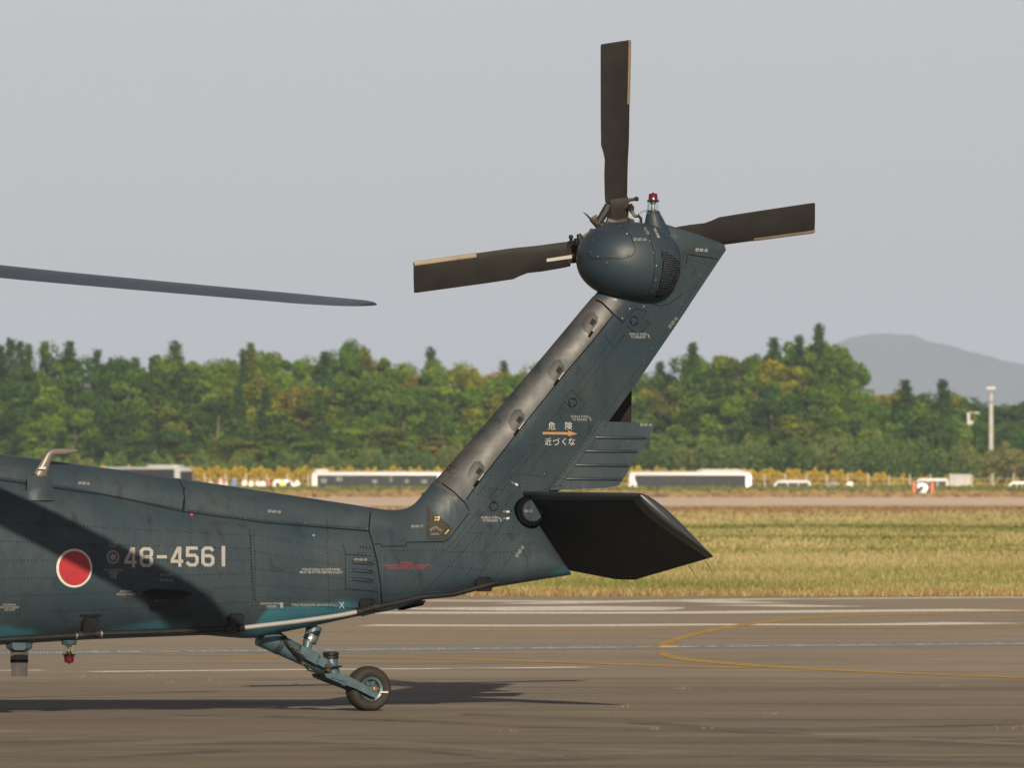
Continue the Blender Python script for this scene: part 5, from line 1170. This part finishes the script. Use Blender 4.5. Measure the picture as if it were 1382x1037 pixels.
def conifer_crown(seed, H=16.0, Wd=4.6, n=7000, size=.13):
    r = np.random.default_rng(seed); nb = 120; Q = []; T = []
    for i in range(nb):
        u = (i + r.random()) / nb; z = H * (.10 + .90 * u); rad = Wd / 2 * ((1 - u) ** .9 + .015) * r.uniform(.55, 1.2); a = r.uniform(0, 6.28); m_ = max(6, int(n / nb * (1.5 - u)))
        k = r.random(m_) ** .6; P = np.c_[np.cos(a) * rad * k, np.sin(a) * rad * k, z - .35 * rad * k ** 2] + r.normal(0, .16 + .10 * (1 - u), (m_, 3))
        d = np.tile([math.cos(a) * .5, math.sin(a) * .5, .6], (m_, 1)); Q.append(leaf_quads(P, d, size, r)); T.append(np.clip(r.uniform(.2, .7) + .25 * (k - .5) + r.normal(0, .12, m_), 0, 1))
    return np.concatenate(Q), np.concatenate(T)
def trunk_mesh(H, r0, seed, limbs=5):
    r = random.Random(seed); b = MB(); b.tube([(0, 0, -.3), (r.uniform(-.1, .1), r.uniform(-.1, .1), H * .4), (r.uniform(-.2, .2), r.uniform(-.2, .2), H * .88)], [r0 * 1.2, r0 * .8, r0 * .2], 8)
    for k in range(limbs):
        z = H * r.uniform(.25, .7); a = r.uniform(0, 6.28); l = r.uniform(1, 1.9); b.tube([(0, 0, z), (math.cos(a) * l * .6, math.sin(a) * l * .6, z + l * .5), (math.cos(a) * l, math.sin(a) * l, z + l * .9)], [r0 * .45, r0 * .3, r0 * .1], 6)
    o = b.build('trunk', M['bark']); me = o.data; bpy.data.objects.remove(o); return me
KIND = {'broadleaf': [(quads_mesh('crown', *broad_crown(100 + k, 13, 5 + .5 * (k % 3)), M['leaf']), trunk_mesh(12, .22, k), 13.0) for k in range(6)],
        'conifer': [(quads_mesh('crown', *conifer_crown(200 + k), M['leaf']), trunk_mesh(15.5, .2, 50 + k, 0), 16.0) for k in range(4)],
        'bushy': [(quads_mesh('crown', *broad_crown(300 + k, 6, 6, 26, 190, .19), M['leaf']), trunk_mesh(4.5, .15, 80 + k), 6.0) for k in range(3)]}
COLS = {'dark green': (0.0353, 0.0774, 0.0153), 'mid green': (0.0565, 0.1088, 0.0153), 'fresh green': (0.0812, 0.1400, 0.0153), 'olive': (0.0953, 0.1192, 0.0168), 'yellow green': (0.1367, 0.1515, 0.0153), 'rusty': (0.1324, 0.1201, 0.0181), 'blue green': (0.0371, 0.0815, 0.0224)}
SKYL = [(-80, 468), (0, 474), (40, 466), (95, 472), (150, 482), (200, 492), (235, 470), (290, 489), (340, 470), (390, 482), (425, 478), (470, 466), (510, 482), (560, 489), (580, 480), (620, 492), (680, 492), (760, 497), (870, 502), (905, 498), (940, 480), (980, 477), (1000, 474), (1050, 466), (1075, 464), (1105, 454), (1135, 466), (1155, 486), (1163, 505), (1172, 532), (1200, 526), (1225, 520), (1250, 532), (1272, 518), (1290, 530), (1320, 541), (1345, 546), (1390, 540), (1450, 540)]
ORD = ['first', 'second', 'third', 'fourth', 'fifth', 'sixth', 'seventh', 'eighth', 'ninth', 'tenth', 'eleventh', 'twelfth', 'thirteenth', 'fourteenth', 'fifteenth', 'sixteenth', 'seventeenth', 'eighteenth', 'nineteenth', 'twentieth', 'twenty-first', 'twenty-second', 'twenty-third', 'twenty-fourth', 'twenty-fifth', 'twenty-sixth', 'twenty-seventh', 'twenty-eighth', 'twenty-ninth', 'thirtieth', 'thirty-first', 'thirty-second', 'thirty-third', 'thirty-fourth', 'thirty-fifth', 'thirty-sixth', 'thirty-seventh', 'thirty-eighth', 'thirty-ninth', 'fortieth', 'forty-first', 'forty-second', 'forty-third', 'forty-fourth', 'forty-fifth', 'forty-sixth', 'forty-seventh', 'forty-eighth', 'forty-ninth', 'fiftieth'] + [f'{t}{o}' for t in ('fifty-', 'sixty-', 'seventy-') for o in ('first', 'second', 'third', 'fourth', 'fifth', 'sixth', 'seventh', 'eighth', 'ninth', 'tenth')]
tr = random.Random(17)
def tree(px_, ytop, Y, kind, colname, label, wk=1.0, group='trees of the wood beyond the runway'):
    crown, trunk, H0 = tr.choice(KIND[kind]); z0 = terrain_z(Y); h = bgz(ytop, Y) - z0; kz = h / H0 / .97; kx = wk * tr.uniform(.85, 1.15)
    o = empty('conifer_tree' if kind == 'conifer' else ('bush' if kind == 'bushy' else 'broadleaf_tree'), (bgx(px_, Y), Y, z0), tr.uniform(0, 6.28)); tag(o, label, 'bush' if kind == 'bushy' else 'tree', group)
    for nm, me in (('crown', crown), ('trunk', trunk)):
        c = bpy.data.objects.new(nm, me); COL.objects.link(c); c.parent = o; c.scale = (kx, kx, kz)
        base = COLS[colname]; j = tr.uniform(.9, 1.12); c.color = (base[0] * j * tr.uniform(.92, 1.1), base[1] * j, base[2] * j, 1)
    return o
rows = [('back', 1196, 17, -1, 6, (.14,)), ('middle', 1172, 22, 16, 26, (.12,)), ('front', 1150, 31, 58, 54, (.10,)), ('lowest', 1134, 36, 100, 32, (.0,))]
for rname, Y, step, drop, jit, (pc_,) in rows:
    L_t = []; px_ = -60
    while px_ < 1178:
        L_t.append(px_ + tr.uniform(-7, 7)); px_ += step * tr.uniform(.8, 1.2)
    for i, x_ in enumerate(L_t):
        yt = interp(x_, SKYL) + drop + tr.uniform(-jit * .3, jit) + (tr.uniform(-6, 5) if rname == 'back' else 0)
        yt = min(yt, 612)
        con = tr.random() < pc_ * (1 if x_ < 900 else .3) + (.22 if x_ < 260 else .03 if x_ < 720 else -.03)
        if x_ < 230: pal = ['dark green', 'dark green', 'blue green', 'mid green', 'fresh green', 'olive']
        elif x_ < 900: pal = ['mid green', 'mid green', 'fresh green', 'olive', 'yellow green', 'olive', 'mid green', 'fresh green', 'dark green', 'fresh green', 'yellow green', 'mid green', 'fresh green', 'rusty']
        else: pal = ['mid green', 'fresh green', 'fresh green', 'mid green', 'yellow green', 'dark green', 'olive']
        cn = tr.choice(['dark green', 'blue green', 'mid green'] if con else pal)
        kd = 'conifer' if con else 'broadleaf'
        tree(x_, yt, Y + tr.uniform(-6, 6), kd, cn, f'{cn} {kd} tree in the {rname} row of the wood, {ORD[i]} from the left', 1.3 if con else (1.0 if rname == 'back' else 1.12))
# trees that stand out on the skyline
for x_, yt, cn, lab, kd, wk in ((14, 464, 'dark green', 'dark pointed conifer at the left picture edge, rising above the wood', 'conifer', 1.5), (93, 468, 'blue green', 'second dark pointed conifer from the left edge breaking the skyline', 'conifer', 1.5), (236, 468, 'mid green', 'slim pointed tree above the skyline over the serial number', 'conifer', 1.6), (338, 470, 'olive', 'feathery pale-topped tree on the skyline over the boom', 'conifer', 1.5), (471, 458, 'mid green', 'rounded tall tree on the skyline left of the fin', 'broadleaf', .8),
                               (935, 470, 'dark green', 'dark conifer at the left shoulder of the tall right clump', 'conifer', 1.5), (1045, 463, 'dark green', 'slim dark conifer top rising from the middle of the right clump', 'conifer', 1.5), (1078, 461, 'blue green', 'dark conifer just left of the highest treetop in the right clump', 'conifer', 1.5), (1106, 446, 'dark green', 'highest dark conifer of the right clump, against the mountain', 'conifer', 1.5), (1128, 462, 'fresh green', 'bright broadleaf tree at the right shoulder of the clump', 'broadleaf', .9),
                               (1222, 518, 'dark green', 'dark conifer on the low skyline below the mountain', 'conifer', 1.5), (1272, 518, 'blue green', 'pointed conifer pair under the mountain slope', 'conifer', 1.5)):
    tree(x_, yt, 1188, kd, cn, lab, wk)
# lower trees and bushes to the right of the tall clump
for i, (x_, yt, Y, cn, kd, wk) in enumerate(((1166, 545, 1160, 'mid green', 'broadleaf', 1.0), (1180, 536, 1190, 'olive', 'broadleaf', 1), (1196, 529, 1195, 'rusty', 'broadleaf', 1), (1212, 524, 1200, 'olive', 'broadleaf', 1), (1240, 532, 1200, 'mid green', 'broadleaf', 1), (1256, 530, 1200, 'mid green', 'broadleaf', 1), (1286, 530, 1205, 'olive', 'broadleaf', 1), (1300, 536, 1200, 'mid green', 'broadleaf', 1), (1318, 544, 1240, 'blue green', 'broadleaf', 1.1), (1340, 548, 1250, 'dark green', 'broadleaf', 1.2), (1362, 546, 1250, 'blue green', 'broadleaf', 1.2), (1384, 541, 1250, 'dark green', 'broadleaf', 1.2),
                                             (1190, 556, 1150, 'mid green', 'bushy', 1.0), (1214, 560, 1150, 'dark green', 'bushy', 1.1), (1236, 556, 1152, 'mid green', 'bushy', 1.0), (1258, 562, 1148, 'dark green', 'bushy', 1.1), (1280, 566, 1150, 'mid green', 'bushy', 1.0), (1298, 580, 1148, 'fresh green', 'bushy', .9), (1180, 585, 1140, 'olive', 'bushy', 1.0), (1204, 588, 1140, 'mid green', 'bushy', 1), (1352, 590, 1190, 'dark green', 'bushy', 1.2), (1376, 586, 1190, 'blue green', 'bushy', 1.2), (1330, 592, 1190, 'dark green', 'bushy', 1.2))):
    tree(x_, yt, Y, kd, cn, f'{cn} {"bush" if kd == "bushy" else "low tree"} right of the tall clump, {ORD[i if i < 12 else i - 12]} listed from the left'.replace(' listed', ''), wk, 'low trees and bushes under the mountain')

# ---- undergrowth along the foot of the wood: one mass
r = np.random.default_rng(5); n = 42000
px_ = r.uniform(-60, 1460, n); Yu = r.uniform(1106, 1130, n)
top = np.interp(px_, [-60, 200, 420, 600, 760, 860, 940, 1050, 1120, 1190, 1260, 1310, 1340, 1400, 1460], [618, 622, 618, 608, 602, 598, 600, 597, 595, 598, 603, 608, 610, 606, 606]) + 7 * np.sin(px_ * .11) + 5 * np.sin(px_ * .29 + 1) + r.normal(0, 2.5, n)
zt_ = EYE + (HY - top) / FPX * Yu; z0_ = np.interp(Yu, [1090, 1130], [-.15, .2]); k = r.random(n) ** .55
P = np.c_[(px_ - CX) / FPX * Yu, Yu, z0_ + (zt_ - z0_) * k]
tint = np.clip(.36 + .26 * np.sin(px_ * .05 + 2) * np.sin(px_ * .013) + .25 * (k - .6) + r.normal(0, .17, n), 0, 1); tint = np.where((px_ > 1320), np.clip(.80 + r.normal(0, .1, n), 0, 1), tint)
M['under'] = leaf_mat('undergrowth_leaves', [(0.0269, 0.0562, 0.0147), (0.0480, 0.0918, 0.0202), (0.0720, 0.1134, 0.0239), (0.1008, 0.1134, 0.0276), (0.1536, 0.1188, 0.0506)], .25)
uo = bpy.data.objects.new('undergrowth', quads_mesh('undergrowth', leaf_quads(P, np.tile([0, -.6, .5], (n, 1)), .20, r), tint, M['under'])); COL.objects.link(uo); tag(uo, 'tangled green and brown undergrowth along the foot of the wood', 'undergrowth', kind='stuff')
# ---- yellow goldenrod along the fence: one mass
n = 42000; px_ = r.uniform(120, 1420, n); Yg = r.uniform(1084, 1100, n)
dens = np.interp(px_, [120, 260, 420, 820, 900, 1010, 1030, 1120, 1180, 1215, 1300, 1420], [.9, 1, 1, 1, .8, .8, 1, 1, .8, .35, .15, .1]); keep = r.random(n) < dens; px_, Yg = px_[keep], Yg[keep]; n = len(px_)
top = np.interp(px_, [120, 280, 420, 560, 860, 950, 1060, 1150, 1220, 1420], [632, 633, 634, 635, 634, 637, 636, 639, 645, 648]) + 2.5 * np.sin(px_ * .21) + 2 * np.sin(px_ * .53) + r.normal(0, 1.2, n)
zt_ = EYE + (HY - top) / FPX * Yg; z0_ = np.interp(Yg, [1070, 1090, 1130], [-1, -.15, .2]); k = r.random(n) ** .5
P = np.c_[(px_ - CX) / FPX * Yg, Yg, z0_ + (zt_ - z0_) * k]
tint = np.clip(np.where(k > .4, .78 + r.normal(0, .16, n), .45 + r.normal(0, .2, n)), 0, 1)
M['gold'] = leaf_mat('goldenrod', [(0.0459, 0.0525, 0.0131), (0.1312, 0.1017, 0.0131), (0.2755, 0.1902, 0.0131), (0.3674, 0.2624, 0.0197)], .2)
yo = bpy.data.objects.new('goldenrod', quads_mesh('goldenrod', leaf_quads(P, np.tile([0, -.5, .6], (n, 1)), .15, r), tint, M['gold'])); COL.objects.link(yo); tag(yo, 'band of yellow goldenrod flowering along the fence below the wood', 'flowers', kind='stuff')

# ================================================================== HAZE
hb_ = MB(); hb_.box((0, 11000, 148), (18100, 22400, 302))
hm = bpy.data.materials.new('haze_air'); hm.use_nodes = True; nt = hm.node_tree; nt.nodes.remove(nt.nodes['Principled BSDF'])
pv_ = nt.nodes.new('ShaderNodeVolumePrincipled'); pv_.inputs['Color'].default_value = (.62, .74, .97, 1); pv_.inputs['Density'].default_value = 0.72e-4; pv_.inputs['Anisotropy'].default_value = 0.0
nt.links.new(pv_.outputs[0], nt.nodes['Material Output'].inputs['Volume'])
hz_ = hb_.build('haze', hm, smooth=0); tag(hz_, 'pale blue autumn haze over the airfield', 'haze', kind='stuff')
